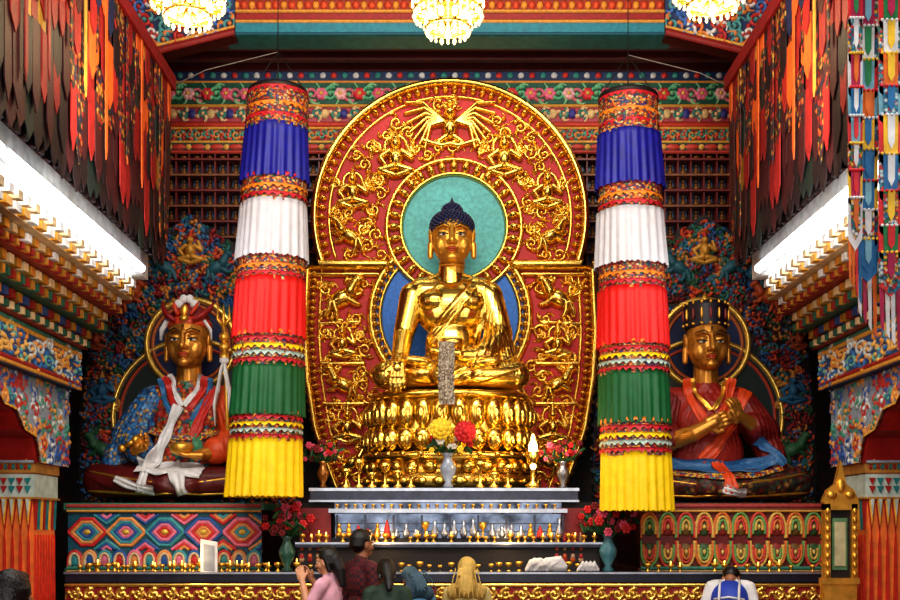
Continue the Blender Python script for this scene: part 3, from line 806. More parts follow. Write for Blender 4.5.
def build_throne():
    g = group('lotus_throne'); m = MB(10.75)
    m.lathe((0, 0, 128), [(79, 0), (81, 3), (79, 6), (66, 7)], 64, 0, 1, 0.7)
    m.lathe((0, 0, 40), [(88, 0), (88, 12), (83, 14), (83, 28), (88, 30), (88, 34), (76, 36), (74, 60), (76, 88)], 64, 0, 1, 0.66)
    n = 28
    for i in range(n):
        a = 2*PI*(i+.5)/n
        for (R0, v, sz) in ((79, 113, (8.6, 6.0, 15)), (81, 88, (8.8, 6.0, 11.5))):
            c, s_ = math.cos(a), math.sin(a)
            x = R0*c; y = R0*0.66*s_; rz = math.atan2(s_, c*.68)+PI/2
            m.ell((x, y, v), sz, 0, rot=(0, 0, rz), n=12, k=8)
            m.ell((x*1.06, y*1.08, v-2), (sz[0]*.5, sz[1]*.6, sz[2]*.55), 0, rot=(0, 0, rz), n=8, k=6)
        m.ell((84*math.cos(a), 57*math.sin(a), 73), (3.8, 3.8, 3.2), 0, n=8, k=6)
        m.ell((84*math.cos(a+.1), 56*math.sin(a+.1), 61), (7.5, 4, 6), 0, rot=(0, 0, a+PI/2), n=10, k=6)
        m.ell((88*math.cos(a), 59*math.sin(a), 47), (7.5, 3, 4.5), 0, rot=(0, 0, a+PI/2), n=10, k=6)
    m.build('petals', GOLD, g)

# =============================================================== side statues
def seated(name, cu, cfg):
    g = group(name); Y = 10.9
    base = cfg.get('base', 27)
    def P(x, y, z): return (cu+x, y, base+z)
    ALL = MB(Y)
    m = MB(Y)
    m.ell(P(0, 0, 84), (40, 26, 30), n=22, k=14); m.ell(P(0, -2, 50), (38, 28, 34), n=22, k=14); m.ell(P(0, 0, 22), (56, 36, 20), n=22)
    m.cap([P(-33, 0, 100), P(33, 0, 100)], [16, 16]); m.cap([P(0, 0, 108), P(0, -2, 124)], [17, 12])
    bv = m.bvh()
    for i in range(5):
        fold(m, bv, [(cu+24-i*7, base+118), (cu+6-i*8, base+86), (cu-14-i*4, base+50)], 2.0)
        fold(m, bv, [(cu-24+i*7, base+118), (cu-6+i*8, base+86), (cu+14+i*4, base+50)], 2.0)
    ALL.merge(m); m.build('robe', cfg['robe'], g, voxel=1.3)
    m = MB(Y)
    for k in (-1, 1):
        m.cap([P(k*16, 0, 22), P(k*82, -24, 19)], [21, 17], n=16); m.cap([P(k*82, -24, 19), P(k*-10, -52, 15)], [17, 13], n=16)
    m.ell(P(0, -22, 17), (70, 38, 16), n=24)
    bv = m.bvh()
    for k in (-1, 1):
        for i in range(8):
            fold(m, bv, [(cu+k*(96-i*9), base+26-i), (cu+k*(70-i*8), base+14), (cu+k*(40-i*7), base+5)], 2.0)
    ALL.merge(m); m.build('legs', cfg['legs'], g, voxel=1.3)
    bvl = bv; m = MB(Y)
    for k in (-1, 1):
        fold(m, bvl, [(cu+k*94, base+9), (cu+k*60, base+7), (cu+k*20, base+5), (cu, base+6)], 1.6, lift=.5)
        fold(m, bvl, [(cu+k*90, base+28), (cu+k*60, base+22), (cu+k*20, base+16)], 1.4, lift=.5)
    m.build('hem', GOLDR, g)
    for k, key in ((-1, 'sl'), (1, 'sr')):
        a = cfg[key]; m = MB(Y)
        m.cap([P(*p) for p in a['pts']], a['r'], n=16)
        if a.get('drape'):
            m.cap([P(*p) for p in a['drape']], [14, 14, 12])
        bv = m.bvh()
        e = a['pts'][1]; s0 = a['pts'][0]
        for i in range(6):
            fold(m, bv, [(cu+s0[0]+k*(i*4-8), base+s0[2]+8), (cu+(s0[0]+e[0])/2+k*(i*5-10), base+(s0[2]+e[2])/2), (cu+e[0]+k*(i*5-12), base+e[2]-12), (cu+e[0]+k*(i*4-6), base+e[2]-36)], 2.0)
        ALL.merge(m); m.build('sleeve', a['mat'], g, voxel=1.2)
    h = MB(Y)
    for hd in cfg['hands']:
        hand(h, P(*hd['p']), hd['f'], hd['n'], 13, 7.5, hd.get('c', 0.4), thumb=hd.get('t', 1), r=2.0)
        h.cap([P(*hd['w']), P(*hd['p'])], [7, 5])
    for seg in cfg.get('skin', []): h.cap([P(*p) for p in seg[0]], seg[1])
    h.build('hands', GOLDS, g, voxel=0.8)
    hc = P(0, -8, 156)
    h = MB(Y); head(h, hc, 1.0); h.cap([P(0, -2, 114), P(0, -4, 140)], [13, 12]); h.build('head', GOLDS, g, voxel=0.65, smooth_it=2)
    face_paint(g, Y, hc)
    abv = ALL.bvh()
    cfg['extra'](g, Y, P, lambda mb, pts, w, mi=0, **q: ribbon(mb, abv, [(cu+a, base+b) for a, b in pts], w, mi, **q))
    return g

def build_side_statues():
    maroon = mat('maroon_robe', (92, 18, 18), 0.5, bump=0.3)
    mar2 = mat('robe_dark_crimson', (118, 26, 22), .5, bump=.3)
    org = mat('orange_robe', (208, 76, 28), 0.5, bump=0.3)
    blu = brocade('blue_brocade', [(60, 130, 190), (45, 105, 170), (90, 150, 200), (40, 110, 175), (55, 120, 185), (190, 160, 100)], 34, 0.5)
    teal = brocade('orange_brocade', [(190, 70, 35), (60, 120, 100), (205, 100, 45), (180, 50, 35), (220, 150, 60), (50, 100, 130), (170, 40, 30)], 28, 0.5)
    gold_br = brocade('gold_brocade', [(225, 170, 60), (190, 50, 35), (230, 190, 90), (60, 110, 150)], 45, .5)
    def extraL(g, Y, P, rib):
        m = MB(Y)
        m.lathe(P(0, -3, 171), [(20.5, 0), (23, 3), (22, 7), (19, 10)], 24, 0)
        m.lathe(P(0, -1, 179), [(19, 0), (20, 4), (15, 12), (9, 17), (4, 19)], 24, 1)
        for k in (-1, 1):
            m.tube([P(k*8, -24, 175), P(k*17, -21, 181), P(k*23, -12, 190), P(k*26, -8, 198)], [5, 6, 4.5, 1], 2, 10, 0.5)
            m.tube([P(k*6, -23, 182), P(k*10, -20, 189), P(k*12, -14, 197)], [4, 4.5, 1], 0, 10, 0.5)
            m.ell(P(k*8, -14, 194), (5, 4, 4.5), 3); m.ell(P(k*3, -14, 199), (4, 3.5, 4.5), 3)
            m.tube([P(k*18, -18, 177), P(k*24, -16, 168), P(k*25, -16, 158)], [3, 3, 1.4], 3, 8, .5)
        m.lathe(P(0, -25, 175), [(4, 0), (5, 3), (3, 6)], 12, 4); m.ell(P(0, -24, 186), (4, 3, 6), 4)
        m.lathe(P(0, 0, 196), [(3, 0), (5, 3), (2, 7), (0.5, 11)], 12, 4)
        m.build('lotus_hat', [mat('hat_orange', (205, 70, 40), 0.5), mat('hat_maroon', (130, 28, 34), .5), mat('hat_crimson', (150, 30, 34), .5), WHITE, GOLDR], g)
        m = MB(Y)
        m.tube([P(46, -34, 18), P(42, -28, 110), P(38, -22, 172)], 2.0, 0)
        for dx in (-6, 0, 6): m.tube([P(38, -22, 170), P(38+dx, -22, 178), P(38+dx*.9, -22, 192)], [2, 1.6, .4], 0)
        for z in (140, 150, 160): m.ell(P(39, -23, z), (5, 5, 5.5), 0)
        for i, (dx, dz) in enumerate(((-3, -34), (4, -52), (-6, -66), (7, -74))):
            m.tube([P(40, -27, 138), P(40+dx*.7, -32, 138+dz*.35), P(40+dx*1.5, -31, 138+dz*.7), P(40+dx*1.3, -33, 138+dz)], [3, 4.4, 4.6, 1.6], 1, 8, 0.35)
        m.ell(P(40, -28, 136), (5, 4.4, 3.6), 1)
        m.build('trident_staff', [GOLDR, WHITE], g)
        m = MB(Y)
        for k in (-1, 1):
            rib(m, [(k*20, 122), (k*15, 104), (k*4, 88)], 7, 2, ripple=.3); rib(m, [(k*25, 120), (k*21, 100), (k*8, 78)], 5, 3, ripple=.3, lift=1.2)
            rib(m, [(k*15, 124), (k*11, 108), (k*1, 92)], 5, 0, ripple=.5, lift=2.6)
        rib(m, [(-4, 92), (-14, 70), (-22, 50), (-30, 30), (-34, 6)], 10, 0, seed=1, ripple=1.4, lift=2.6)
        rib(m, [(-40, 34), (-20, 30), (4, 32), (24, 25)], 13, 0, seed=2, ripple=1.6, lift=2.6)
        rib(m, [(-8, 36), (4, 20), (8, 4)], 12, 0, seed=3, ripple=1.4, lift=3.4)
        rib(m, [(-60, 20), (-40, 12), (-20, 8)], 8, 0, seed=5, ripple=1.2, lift=2.8)
        rib(m, [(-36, 70), (0, 60), (36, 66)], 7, 4, ripple=.4)
        rib(m, [(30, 112), (18, 84), (10, 62)], 9, 2, ripple=.6, lift=2.2)
        rib(m, [(10, 78), (14, 60), (14, 44)], 9, 5, ripple=.4, lift=2)
        m.build('offering_scarf', [WHITE, GOLDR, mat('collar_red', (190, 40, 30), .5), mat('collar_blue', (50, 110, 160), .5), gold_br, mat('sash_green', (60, 130, 90), .5)], g)
        m = MB(Y); m.lathe(P(4, -52, 42), [(4, 0), (10, 3), (12, 9), (9, 12)], 16); m.tube([P(-52, -50, 50), P(-40, -54, 56)], 2.4); m.ell(P(-53, -50, 49), (4, 4, 4)); m.ell(P(-39, -54, 57), (4, 4, 4))
        m.build('ritual_implements', GOLDR, g)
    seated('seated_guru_statue', -260, dict(base=29, robe=teal, legs=maroon,
        sl=dict(mat=blu, pts=[(-35, 0, 98), (-58, -6, 64), (-40, -34, 48)], r=[18, 19, 14], drape=[(-58, -8, 60), (-68, -14, 44), (-72, -18, 32)]),
        sr=dict(mat=org, pts=[(35, 0, 98), (54, -6, 62), (34, -34, 48)], r=[18, 20, 14], drape=[(52, -6, 66), (60, -18, 46), (58, -28, 32)]),
        hands=[dict(p=(-38, -50, 51), f=(0.8, -0.3, 0.3), n=(0, -1, 0.4), w=(-40, -36, 48), c=1.0, t=-1), dict(p=(18, -52, 42), f=(-1, -0.1, 0), n=(0, 0, 1), w=(32, -38, 46), c=0.3, t=1)],
        extra=extraL))
    def extraR(g, Y, P, rib):
        m = MB(Y)
        m.lathe(P(0, -3, 172), [(21, 0), (22, 4), (21, 9), (22.5, 22), (20, 27), (8, 29)], 24, 0)
        for i in range(9):
            a = PI+PI*i/8
            x, y = 22*math.cos(a), 22*math.sin(a)
            m.ell(P(x, y-3, 176), (2.0, 1.4, 1.5), 1, n=8, k=6); m.ell(P(x*1.02, y-3, 186), (1.5, 1.2, 6), 1 if i % 2 else 2, n=8, k=6)
            m.ell(P(x, y-3, 197), (1.6, 1.4, 2), 1, n=8, k=6)
        m.lathe(P(0, 0, 200), [(6, 0), (7, 2), (3, 6), (1, 10)], 14, 1)
        m.build('crown_hat', [mat('hat_black', (30, 20, 36), .5), GOLDR, mat('hat_red_jewel', (130, 34, 40), .4)], g)
        m = MB(Y)
        for k in (-1, 1):
            rib(m, [(k*17, 122), (k*13, 106), (k*1, 90)], 4, 0, ripple=.2, lift=2.4); rib(m, [(k*22, 122), (k*19, 100), (k*4, 74)], 8, 1, ripple=.3)
        rib(m, [(38, 112), (24, 84), (6, 56), (-10, 40)], 12, 1, ripple=.8, seed=2)
        rib(m, [(-56, 40), (-24, 36), (10, 34), (40, 36), (66, 44)], 13, 2, ripple=.9, lift=2.2)
        rib(m, [(-58, 30), (-24, 25), (10, 23), (40, 26), (66, 33)], 5, 4, ripple=.2, lift=2.2)
        rib(m, [(4, 40), (8, 22), (10, 6)], 11, 1, ripple=.8, lift=2.6); rib(m, [(44, 60), (58, 50), (68, 36)], 9, 2, ripple=.7, lift=2.4)
        rib(m, [(2, 12), (14, 8), (26, 8)], 8, 3, ripple=1.0, lift=3)
        m.build('sashes', [GOLDR, mat('sash_orange', (215, 74, 26), .5), mat('sash_blue', (60, 110, 160), .5, var=.4, scale=40), WHITE, gold_br], g)
    seated('seated_guru_statue', 255, dict(base=27, robe=mat('crimson_robe', (150, 36, 26), .5, bump=.3), legs=brocade('leg_brocade', [(60, 60, 50), (110, 50, 34), (60, 70, 54), (96, 26, 22), (150, 110, 55), (80, 24, 22)], 24),
        sl=dict(mat=mar2, pts=[(-35, 0, 98), (-50, -6, 66), (-34, -26, 62)], r=[17, 17, 11], drape=[(-50, -6, 62), (-56, -14, 46), (-56, -22, 34)]),
        sr=dict(mat=mar2, pts=[(35, 0, 98), (56, -6, 68), (42, -28, 74)], r=[17, 18, 11], drape=[(54, -6, 66), (62, -16, 46), (62, -26, 34)]),
        hands=[dict(p=(-2, -48, 76), f=(0.9, -0.1, 0.35), n=(0, 1, 0), w=(-32, -34, 64), c=0.5, t=-1), dict(p=(20, -46, 84), f=(-0.3, -0.2, 0.9), n=(-.6, 1, 0), w=(40, -32, 74), c=0.5, t=1)],
        skin=[([(-46, -16, 56), (-20, -42, 66), (-2, -48, 76)], [9.5, 8, 5.5])],
        extra=extraR))
    for cu, sd in ((-260, 21), (255, 31)):
        g = group('carved_mandorla')
        R = Relief(-135, 135, 20, 315, 1.6, (20, 7, 11))
        U, V = R.U, R.V
        ww = lambda v: np.interp(v, [20, 60, 130, 200, 240, 275, 300, 312], [110, 112, 110, 100, 84, 56, 24, 4])
        keep = np.abs(U) < ww(V)+3*np.sin(V*0.55)
        R.fill((U**2+(V-112)**2 < 76**2), .5, (12, 34, 30))
        R.fill((U**2+(V-186)**2 < 44**2), 1, (12, 34, 80))
        R.ring(0, 112, 78, 2.4, GOLDC, .8, 1.2); R.ring(0, 112, 71, 1.6, (180, 60, 34), 0, 1.2)
        R.ring(0, 186, 44, 3.0, GOLDC, .8, 1.2, base=1); R.ring(0, 186, 38, 1.6, (190, 100, 44), 0, 1.2, base=1)
        pal = [(30, 84, 140), (36, 110, 110), (200, 75, 34), (36, 86, 54), (195, 125, 46), (150, 30, 30), (60, 110, 150), (120, 26, 26), (20, 44, 80), (70, 18, 22)]
        reg = lambda x, y: abs(x) < float(ww(y))-5 and x*x+(y-112)**2 > 84**2 and x*x+(y-186)**2 > 50**2
        for k in (-1, 1):
            m_beast(R, k*88, 80, 1.2, k, (50, 100, 66), (190, 90, 40), 0); m_deity(R, k*88, 140, 1.1, (44, 104, 140), (190, 130, 50), 0)
            m_beast(R, k*62, 232, 1.1, -k, (190, 84, 40), (44, 104, 110), 0); m_beast(R, k*26, 262, 1.1, k, (40, 96, 110), (200, 130, 50), 0)
            m_deity(R, k*94, 190, .8, (170, 80, 44), (60, 110, 140), 0)
        m_deity(R, 0, 280, 1.1, (205, 150, 60), (190, 60, 40), .3)
        R.scatter(reg, 5.6, pal, 0, 1.7, seed=sd, sep=1.3, tries=12000, hm=2.0)
        R.build('carved_panel', REL, front(11.45, cu*11.4/11.45), keep, g)
        m = MB(11.45)
        L = [(cu-float(ww(v)), v) for v in range(20, 312, 8)]+[(cu+float(ww(v)), v) for v in range(308, 19, -8)]
        m.prism(L, 1, 9); m.build('backing', DARK, g)

def build_pedestals():
    for side in (-1, 1):
        Y = 10.2; a, b = ((-382, -188) if side < 0 else (190, 372)); z0, z1 = -42, 26
        g = group('statue_pedestal'); m = MB(Y)
        m.box(a, b, 1, 150, -178, 26, 0); m.box(a-3, b+3, -4, 152, 20, 27, 1); m.box(a-2, b+2, -3, 150, -46, -38, 1)
        m.build('plinth', [DRED, mat('pedestal_trim', (60, 120, 96) if side < 0 else (120, 60, 40), 0.5)], g)
        R = Relief(a, b, z0, z1, 1.8, (20, 84, 104) if side < 0 else (110, 26, 24))
        if side < 0:
            cols = [(205, 45, 45), (225, 150, 80), (60, 150, 160), (40, 90, 160), (225, 120, 150)]
            n = 5; w = (b-a)/n
            for i in range(n):
                u = a+w*(i+.5)
                for j, s in enumerate((1.0, 0.78, 0.56, 0.34)):
                    qx = 19*s; qy = 13*s; R.stroke([(u-qx, -2), (u-qx*.3, -2+qy), (u+qx*.3, -2+qy), (u+qx, -2), (u+qx*.3, -2-qy), (u-qx*.3, -2-qy), (u-qx, -2)], 1.9, 1.9, cols[(i+j) % 5], 0, 1)
                R.blob(u, -2, 4, 3, (230, 190, 80), .3, 3)
                for zz, d in ((15, 1), (-19, -1)):
                    for j in range(3):
                        q = 12-j*4; R.stroke([(u+w/2-q, zz), (u+w/2, zz-d*q*.7), (u+w/2+q, zz)], 1.6, 1.6, cols[(i+j+2) % 5], 0, 1)
            n = 13; w = (b-a)/n
            for i in range(n):
                u = a+w*(i+.5); R.petal(u, -29, w*.46, 8, [cols[i % 5], (220, 190, 150)], 1, cols[(i+2) % 5])
        else:
            cols = [(225, 120, 50), (110, 165, 90), (215, 70, 60), (225, 185, 90)]
            n = 10; w = (b-a)/n
            for row, (zz, s) in enumerate(((5, 1), (-24, -1))):
                for i in range(n):
                    u = a+w*(i+.5)
                    R.petal(u, zz, w*.46, 12, [cols[(i+row) % 4], cols[(i+row+3) % 4], cols[(i+row+1) % 4]], s, [(60, 90, 50), (150, 50, 40), (120, 90, 40)][i % 3])
                    R.blob(u, zz-s*2, 2, 3, (235, 200, 110), 0, 5)
        for y, w_, cc in ((24, 2.2, (170, 60, 60)), (19, 1.4, (215, 160, 70)), (-38, 2, (60, 130, 110)), (-41, 1.3, (215, 160, 80))):
            R.stroke([(a, y), (b, y)], w_, w_, cc, 0, 1, 3)
        R.build('carved_front', REL, front(Y), None, g)

# =============================================================== silk banners
def banner(c0, c1, tiers, top):
    g = group('silk_banner_column'); m = MB(9.7)
    vt = 530-tiers[0][1]; vb = 530-tiers[-1][2]
    cx = lambda v: c0+(c1-c0)*(vt-v)/(vt-vb)
    for kind, a, b, r0, r1 in tiers:
        va, vbb = 530-a, 530-b
        if kind == 0:
            m.skirt(cx(va), cx(vbb), va, vbb, r0, r1, 20, .012, 0)
            for q, mi, rr in ((0.02, 7, 1.02), (0.42, 6, 1.03), (.7, 7, 1.035)):
                vv = va+(vbb-va)*q; m.skirt(cx(vv), cx(vv), vv, vv-5, r0*rr, r0*rr*1.01, 20, .01, mi, zig=3.5, nz=26, rows=2)
        elif kind == 6:
            m.skirt(cx(va), cx(vbb), va, vbb, r0, r1, 20, .012, 0)
            h = (va-vbb)/5
            for q, mi in enumerate((6, 7, 5, 8, 7)):
                vv = va-q*h; m.skirt(cx(vv), cx(vv), vv, vv-h*.8, r0*(1.015+q*.01), r0*(1.03+.01*q), 20, .015, mi, zig=4.0, nz=22+q*3, rows=2)
        else:
            m.skirt(cx(va), cx(vbb), va, vbb, r0, r1, 24, .04, kind, zig=2.0, nz=44, rows=8)
    mats = [BROC, mat('blue_silk', (16, 22, 138), .55), mat('white_silk', (198, 198, 206), .6, var=.08), mat('red_silk', (222, 16, 12), .55, var=.1), mat('green_silk', (8, 90, 44), .55, var=.15), YELLOW,
            mat('orange_frill', (235, 135, 36), .5), mat('magenta_frill', (190, 32, 46), .5), mat('pale_frill', (170, 190, 180), .5)]
    m.build('tiers', mats, g)
    m = MB(9.7)
    m.lathe((c0, 0, vt-2), [(29, 0), (30, 4), (29, 6)], 30, 0)
    for k in (-1, 1):
        m.tube([(c0+k*28, 0, vt+3), (c0, 0, top)], .5, 0, 6)
    m.tube([(c0, 0, vt), (c0, 0, top)], .7, 0, 6); m.tube([(c0, 0, top), (c0, 0, 690)], .5, 0, 6)
    m.tube([(c0, 0, top), (c0+(-72 if c0 < 0 else 72), 0, top-18), (c0+(-115 if c0 < 0 else 115), 12, top-32)], .5, 1, 6)
    m.build('hanging_cord', [DARK, mat('cord_grey', (130, 120, 110), .7)], g)

# =============================================================== chandelier
def chandelier(u, Y, vb, R):
    g = group('chandelier'); m = MB(Y); c = u
    m.tube([(c, 0, vb+60), (c, 0, 888)], 1.2, 0)
    m.lathe((c, 0, vb+30), [(3, 0), (6, 6), (3, 14), (5, 24), (2, 40)], 16, 0)
    for (rr, z) in ((R, vb+28), (R*.62, vb+12)):
        n = 16 if rr == R else 10
        m.tube([(c+rr*math.cos(a), rr*math.sin(a), z) for a in [2*PI*i/32 for i in range(33)]], 1.6, 0)
        m.tube([(c+rr*math.cos(a), rr*math.sin(a), z+22) for a in [2*PI*i/32 for i in range(33)]], 1.6, 0)
        for i in range(n):
            a = 2*PI*i/n; x, y = c+rr*math.cos(a), rr*math.sin(a)
            m.tube([(c, 0, z+8), ((c+x)/2, y/2, z-4), (x, y, z)], 0.9, 0, 6)
            m.lathe((x, y, z), [(2.2, 0), (3, 2), (2, 3)], 8, 0)
            m.ell((x, y, z+8), (2.6, 2.6, 5.4), 2, n=8, k=6)
            m.lathe((x, y, z-8), [(0.6, 0), (2.2, 3), (1.8, 5), (0.3, 8)], 6, 1, smooth=False)
            a2 = a+PI/n; x, y = c+rr*math.cos(a2), rr*math.sin(a2)
            for q in range(2): m.ell((x, y, z-2-q*3.4), (1.6, 1.6, 1.9), 1, n=6, k=4)
            for q in range(6): m.ell((x, y, z+1+q*4), (1.5, 1.5, 2), 1, n=6, k=4)
            for q in range(4): m.ell((c+(x-c)*(1-.18*q), y*(1-.18*q), z+22+q*6), (1.4, 1.4, 1.8), 1, n=6, k=4)
    m.lathe((c, 0, vb), [(.5, 0), (4, 4), (2, 10), (3, 14)], 10, 1)
    m.build('frame', [GOLD, mat('crystal', (255, 228, 180), .2, emit=.7), mat('warm_bulb', (255, 225, 170), .4, emit=14)], g)
    L = bpy.data.lights.new('chandelier_light', 'POINT'); L.energy = 26; L.color = (1, .8, .5); L.shadow_soft_size = .2
    o = bpy.data.objects.new('bulb_light', L); k = Y/1100; o.location = (u*k, Y, CZ+(vb-8)*k); bpy.context.scene.collection.objects.link(o); o.parent = g

# =============================================================== altar
def bowls(mb, us, d, v, s, mi=0, fl=None, rn=None):
    for u in us:
        if rn:
            if rn.random() < .12: continue
            u += rn.uniform(-1.5, 1.5); z = s*rn.uniform(.8, 1.3)
        else: z = s
        mb.lathe((u, d, v), [(2.2*z, 0), (2.4*z, .6*z), (.8*z, 2*z), (.8*z, 3*z), (2.8*z, 5*z), (3.2*z, 7.5*z), (2.7*z, 7.5*z), (2*z, 5.5*z)], 10, mi)
        if fl is not None and (rn is None or rn.random() < .6): mb.ell((u, d, v+9*z), (.7*s, .7*s, 1.6*s), fl, n=6, k=5)

def build_altar():
    g = group('altar_table'); m = MB(10.0)
    m.box(-140, 128, 0, 130, 28, 41.5, 0); m.box(-141, 129, -2, 2, 39, 42, 1); m.box(-141, 129, -2, 2, 28, 30, 1)
    m.box(-116, 112, 6, 130, 14, 28, 2); m.box(-120, 116, -14, 12, 17, 21, 1)
    m.box(-114, 110, -8, 10, -10, 16, 2); m.box(-152, 150, -20, 12, -17, -12, 0); m.box(-152, 150, -21, -20, -14, -12, 1); m.box(-118, 114, -10, 12, -12, -8, 3)
    m.box(-150, 148, -14, 12, -45, -17, 3)
    for i in range(9):
        u = -112+i*28; m.box(u-1, u+1, -9.5, -8, -9, 15, 0)
    for v in (-2, 6): m.box(-113, 109, -9, -8, v, v+1, 0)
    m.box(-150, 148, 10, 130, -181, 28, 3)
    m.build('stepped_shelves', [mat('shelf_dark_metal', (60, 62, 74), .3, .7), SILVER, GLASS, DARK], g)
    m = MB(9.75)
    m.box(-385, 425, 0, 22, -52, -42, 0); m.box(-386, 426, -1.5, 0, -44, -42, 1); m.box(-380, 420, 2, 22, -186, -52, 2)
    m.build('long_table', [mat('table_top', (44, 46, 60), .3, .3), SILVER, DRED], g)
    R = Relief(-385, 425, -110, -53, 1.4, (140, 20, 16))
    for i, u in enumerate(range(-376, 424, 16)):
        R.scroll(u, -64, 6, 1 if i % 2 else -1, 1.2, GOLDC, .9, 1.7); R.scroll(u+8, -84, 6, -1 if i % 2 else 1, 1.2, (215, 130, 50), .5, 1.7)
    for y in (-55, -74, -97): R.stroke([(-385, y), (425, y)], 2, 2, GOLDC, .9, 1.2)
    R.build('carved_front', REL, front(9.74), None, g)
    rn = random.Random(5)
    m = MB(10.0)
    bowls(m, [-146+i*8.2 for i in range(36)], -16, -12, .9, 0, 1, rn)
    bowls(m, [-112+i*9 for i in range(25)], -10, 21, .62, 0, None)
    for i in range(24):
        u = -110+i*9.5; hgt = rn.uniform(8, 20); k = rn.randrange(4)
        if k == 0: m.lathe((u, -9, -8), [(2.6, 0), (1, 2), (1, hgt*.5), (3.6, hgt*.7), (3.8, hgt), (3, hgt), (1, hgt*.7)], 12, 0)
        elif k == 1: m.lathe((u, -9, -8), [(3.4, 0), (4, 2), (2.4, hgt*.6), (.5, hgt)], 10, 2)
        elif k == 2: m.lathe((u, -9, -8), [(2.4, 0), (4, hgt*.3), (1.4, hgt*.7), (2.2, hgt), (1, hgt)], 12, 3)
        else:
            m.ell((u, -9, -5), (4, 3, 3), 0, n=10, k=6); m.ell((u, -9, -1), (2.6, 2, 4), 0, n=10, k=6); m.ell((u, -9, 4.5), (1.8, 1.8, 2.3), 0, n=8, k=6)
    m.build('offering_bowls', [GOLDR, mat('bowl_flame', (255, 180, 80), .5, emit=9), mat('red_torma_paint', (190, 50, 40), .5), SILVER])
    m = MB(9.8)
    bowls(m, [-372+i*9.5 for i in range(24)], 6, -42, 1.0, 0, 1, rn)
    bowls(m, [-368+i*9.5 for i in range(23)], 16, -42, 1.0, 0, 1, rn)
    bowls(m, [200+i*11 for i in range(18)], 8, -42, 1.0, 0, 1, rn)
    bowls(m, [-140+i*10 for i in range(30)], 10, -42, 1.1, 0, 1, rn)
    m.build('butter_lamps', [GOLDR, mat('small_flame', (255, 175, 70), .5, emit=8)])
    for u0 in (-135, 118):
        m = MB(9.95)
        m.box(u0-16, u0+16, 0, 6, -40, 22, 0); m.box(u0-16, u0+16, -8, 0, -40, -32, 0)
        for k in range(4):
            m.lathe((u0-12+k*8, -5, -32), [(4, 0), (4.5, 3), (3, 14), (1.6, 24), (.4, 30)], 10, 1+k % 3)
            for j in range(3): m.ell((u0-12+k*8, -9+j*.8, -26+j*8), (2.2, 1.2, 2.6), 1+(k+j+1) % 3, n=8, k=5)
        m.build('torma_offering', [mat('torma_stand_red', (120, 20, 22), .5), mat('torma_cream', (175, 140, 110), .6), mat('torma_red', (160, 32, 34), .5), mat('torma_orange', (190, 80, 30), .5)])
    def vase(name, Y, u, v, s, cols, n=26, vm=None, spread=1.0):
        g2 = group(name); m = MB(Y)
        m.lathe((u, 0, v), [(4*s, 0), (6*s, 2*s), (3*s, 6*s), (8*s, 16*s), (9*s, 22*s), (5*s, 30*s), (4*s, 34*s), (7*s, 38*s), (6*s, 38*s), (3*s, 33*s)], 20, 0)
        m.build('vase', vm or mat('vase_porcelain', (150, 160, 180), .2), g2)
        m = MB(Y); rn = random.Random(int(u)+7)
        for i in range(n):
            a = rn.uniform(0, 6.28); e = rn.uniform(.1, 1.35); rr = rn.uniform(12, 24)*s*spread
            c = (u+rr*math.cos(a)*math.cos(e)*1.1, rr*math.sin(a)*math.cos(e)*.7, v+38*s+rr*math.sin(e)*1.2)
            m.tube([(u, 0, v+34*s), ((u+c[0])/2, c[1]/2, v+40*s), c], .6*s, 0, 5)
            if i % 3 == 2:
                m.ell(c, (2.6*s, 1*s, 7*s), 0, rot=(rn.uniform(-1, 1), rn.uniform(-1, 1), a), n=8, k=5)
            else:
                mi = 1+rn.randrange(len(cols)); fr = rn.uniform(2.4, 4)*s
                for p in range(6):
                    b = p*PI/3; m.ell((c[0]+fr*.8*math.cos(b), c[1]-1*s, c[2]+fr*.8*math.sin(b)), (fr*.55, fr*.35, fr*.55), mi, n=7, k=5)
                m.ell((c[0], c[1]-1.6*s, c[2]), (fr*.4, fr*.4, fr*.4), mi, n=6, k=4)
        if abs(u) < 5:
            for c, mi in (((-9, -14, 100), 1), ((15, -14, 97), 4)):
                for ring, (rr, nn) in enumerate(((8, 11), (4.5, 7), (0, 1))):
                    for p in range(nn):
                        b = p*2*PI/nn; m.ell((c[0]+rr*math.cos(b), c[1]-ring*2, c[2]+rr*math.sin(b)), (3.4, 2.2, 3.4), mi, n=8, k=5)
                m.tube([(c[0], c[1]+2, c[2]), (c[0]*.5, -2, 82), (0, 0, 74)], .8, 0, 6)
        m.build('flowers', [mat('leaf', (24, 76, 34), .6)]+cols, g2)
    yl = mat('yellow_petals', (240, 200, 45), .6); rd = mat('red_petals', (195, 26, 30), .6); pk = mat('pink_petals', (215, 80, 110), .6); wt = mat('white_petals', (205, 198, 185), .6); drd = mat('deep_red_petals', (120, 18, 26), .6)
    vase('flower_vase', 10.03, -2, 42, .92, [yl, wt, yl, rd])
    vase('flower_vase', 10.04, -127, 42, .7, [rd, pk, drd], 40, mat('vase_brass', (150, 100, 50), .3, .8), 1.3); vase('flower_vase', 10.04, 113, 42, .7, [rd, pk, drd], 40, mat('vase_silver', (130, 130, 140), .3, .7), 1.3)
    vase('flower_vase', 9.82, -163, -42, .95, [rd, drd, pk], 54, mat('vase_green', (50, 90, 76), .3), 1.3)
    vase('flower_vase', 9.82, 158, -42, 1.0, [rd, pk, drd], 56, mat('vase_teal', (70, 120, 130), .3), 1.3)
    m = MB(10.05)
    m.lathe((83, 0, 41.5), [(7, 0), (8, 3), (2.5, 8), (2.5, 22), (6, 26), (8, 36), (6.5, 37), (3, 34)], 16, 0)
    m.ell((83, 0, 82), (4.5, 4.5, 8), 1); m.ell((83, 0, 91), (2, 2, 5), 1); m.ell((83, -2, 64), (3, 3, 4), 1)
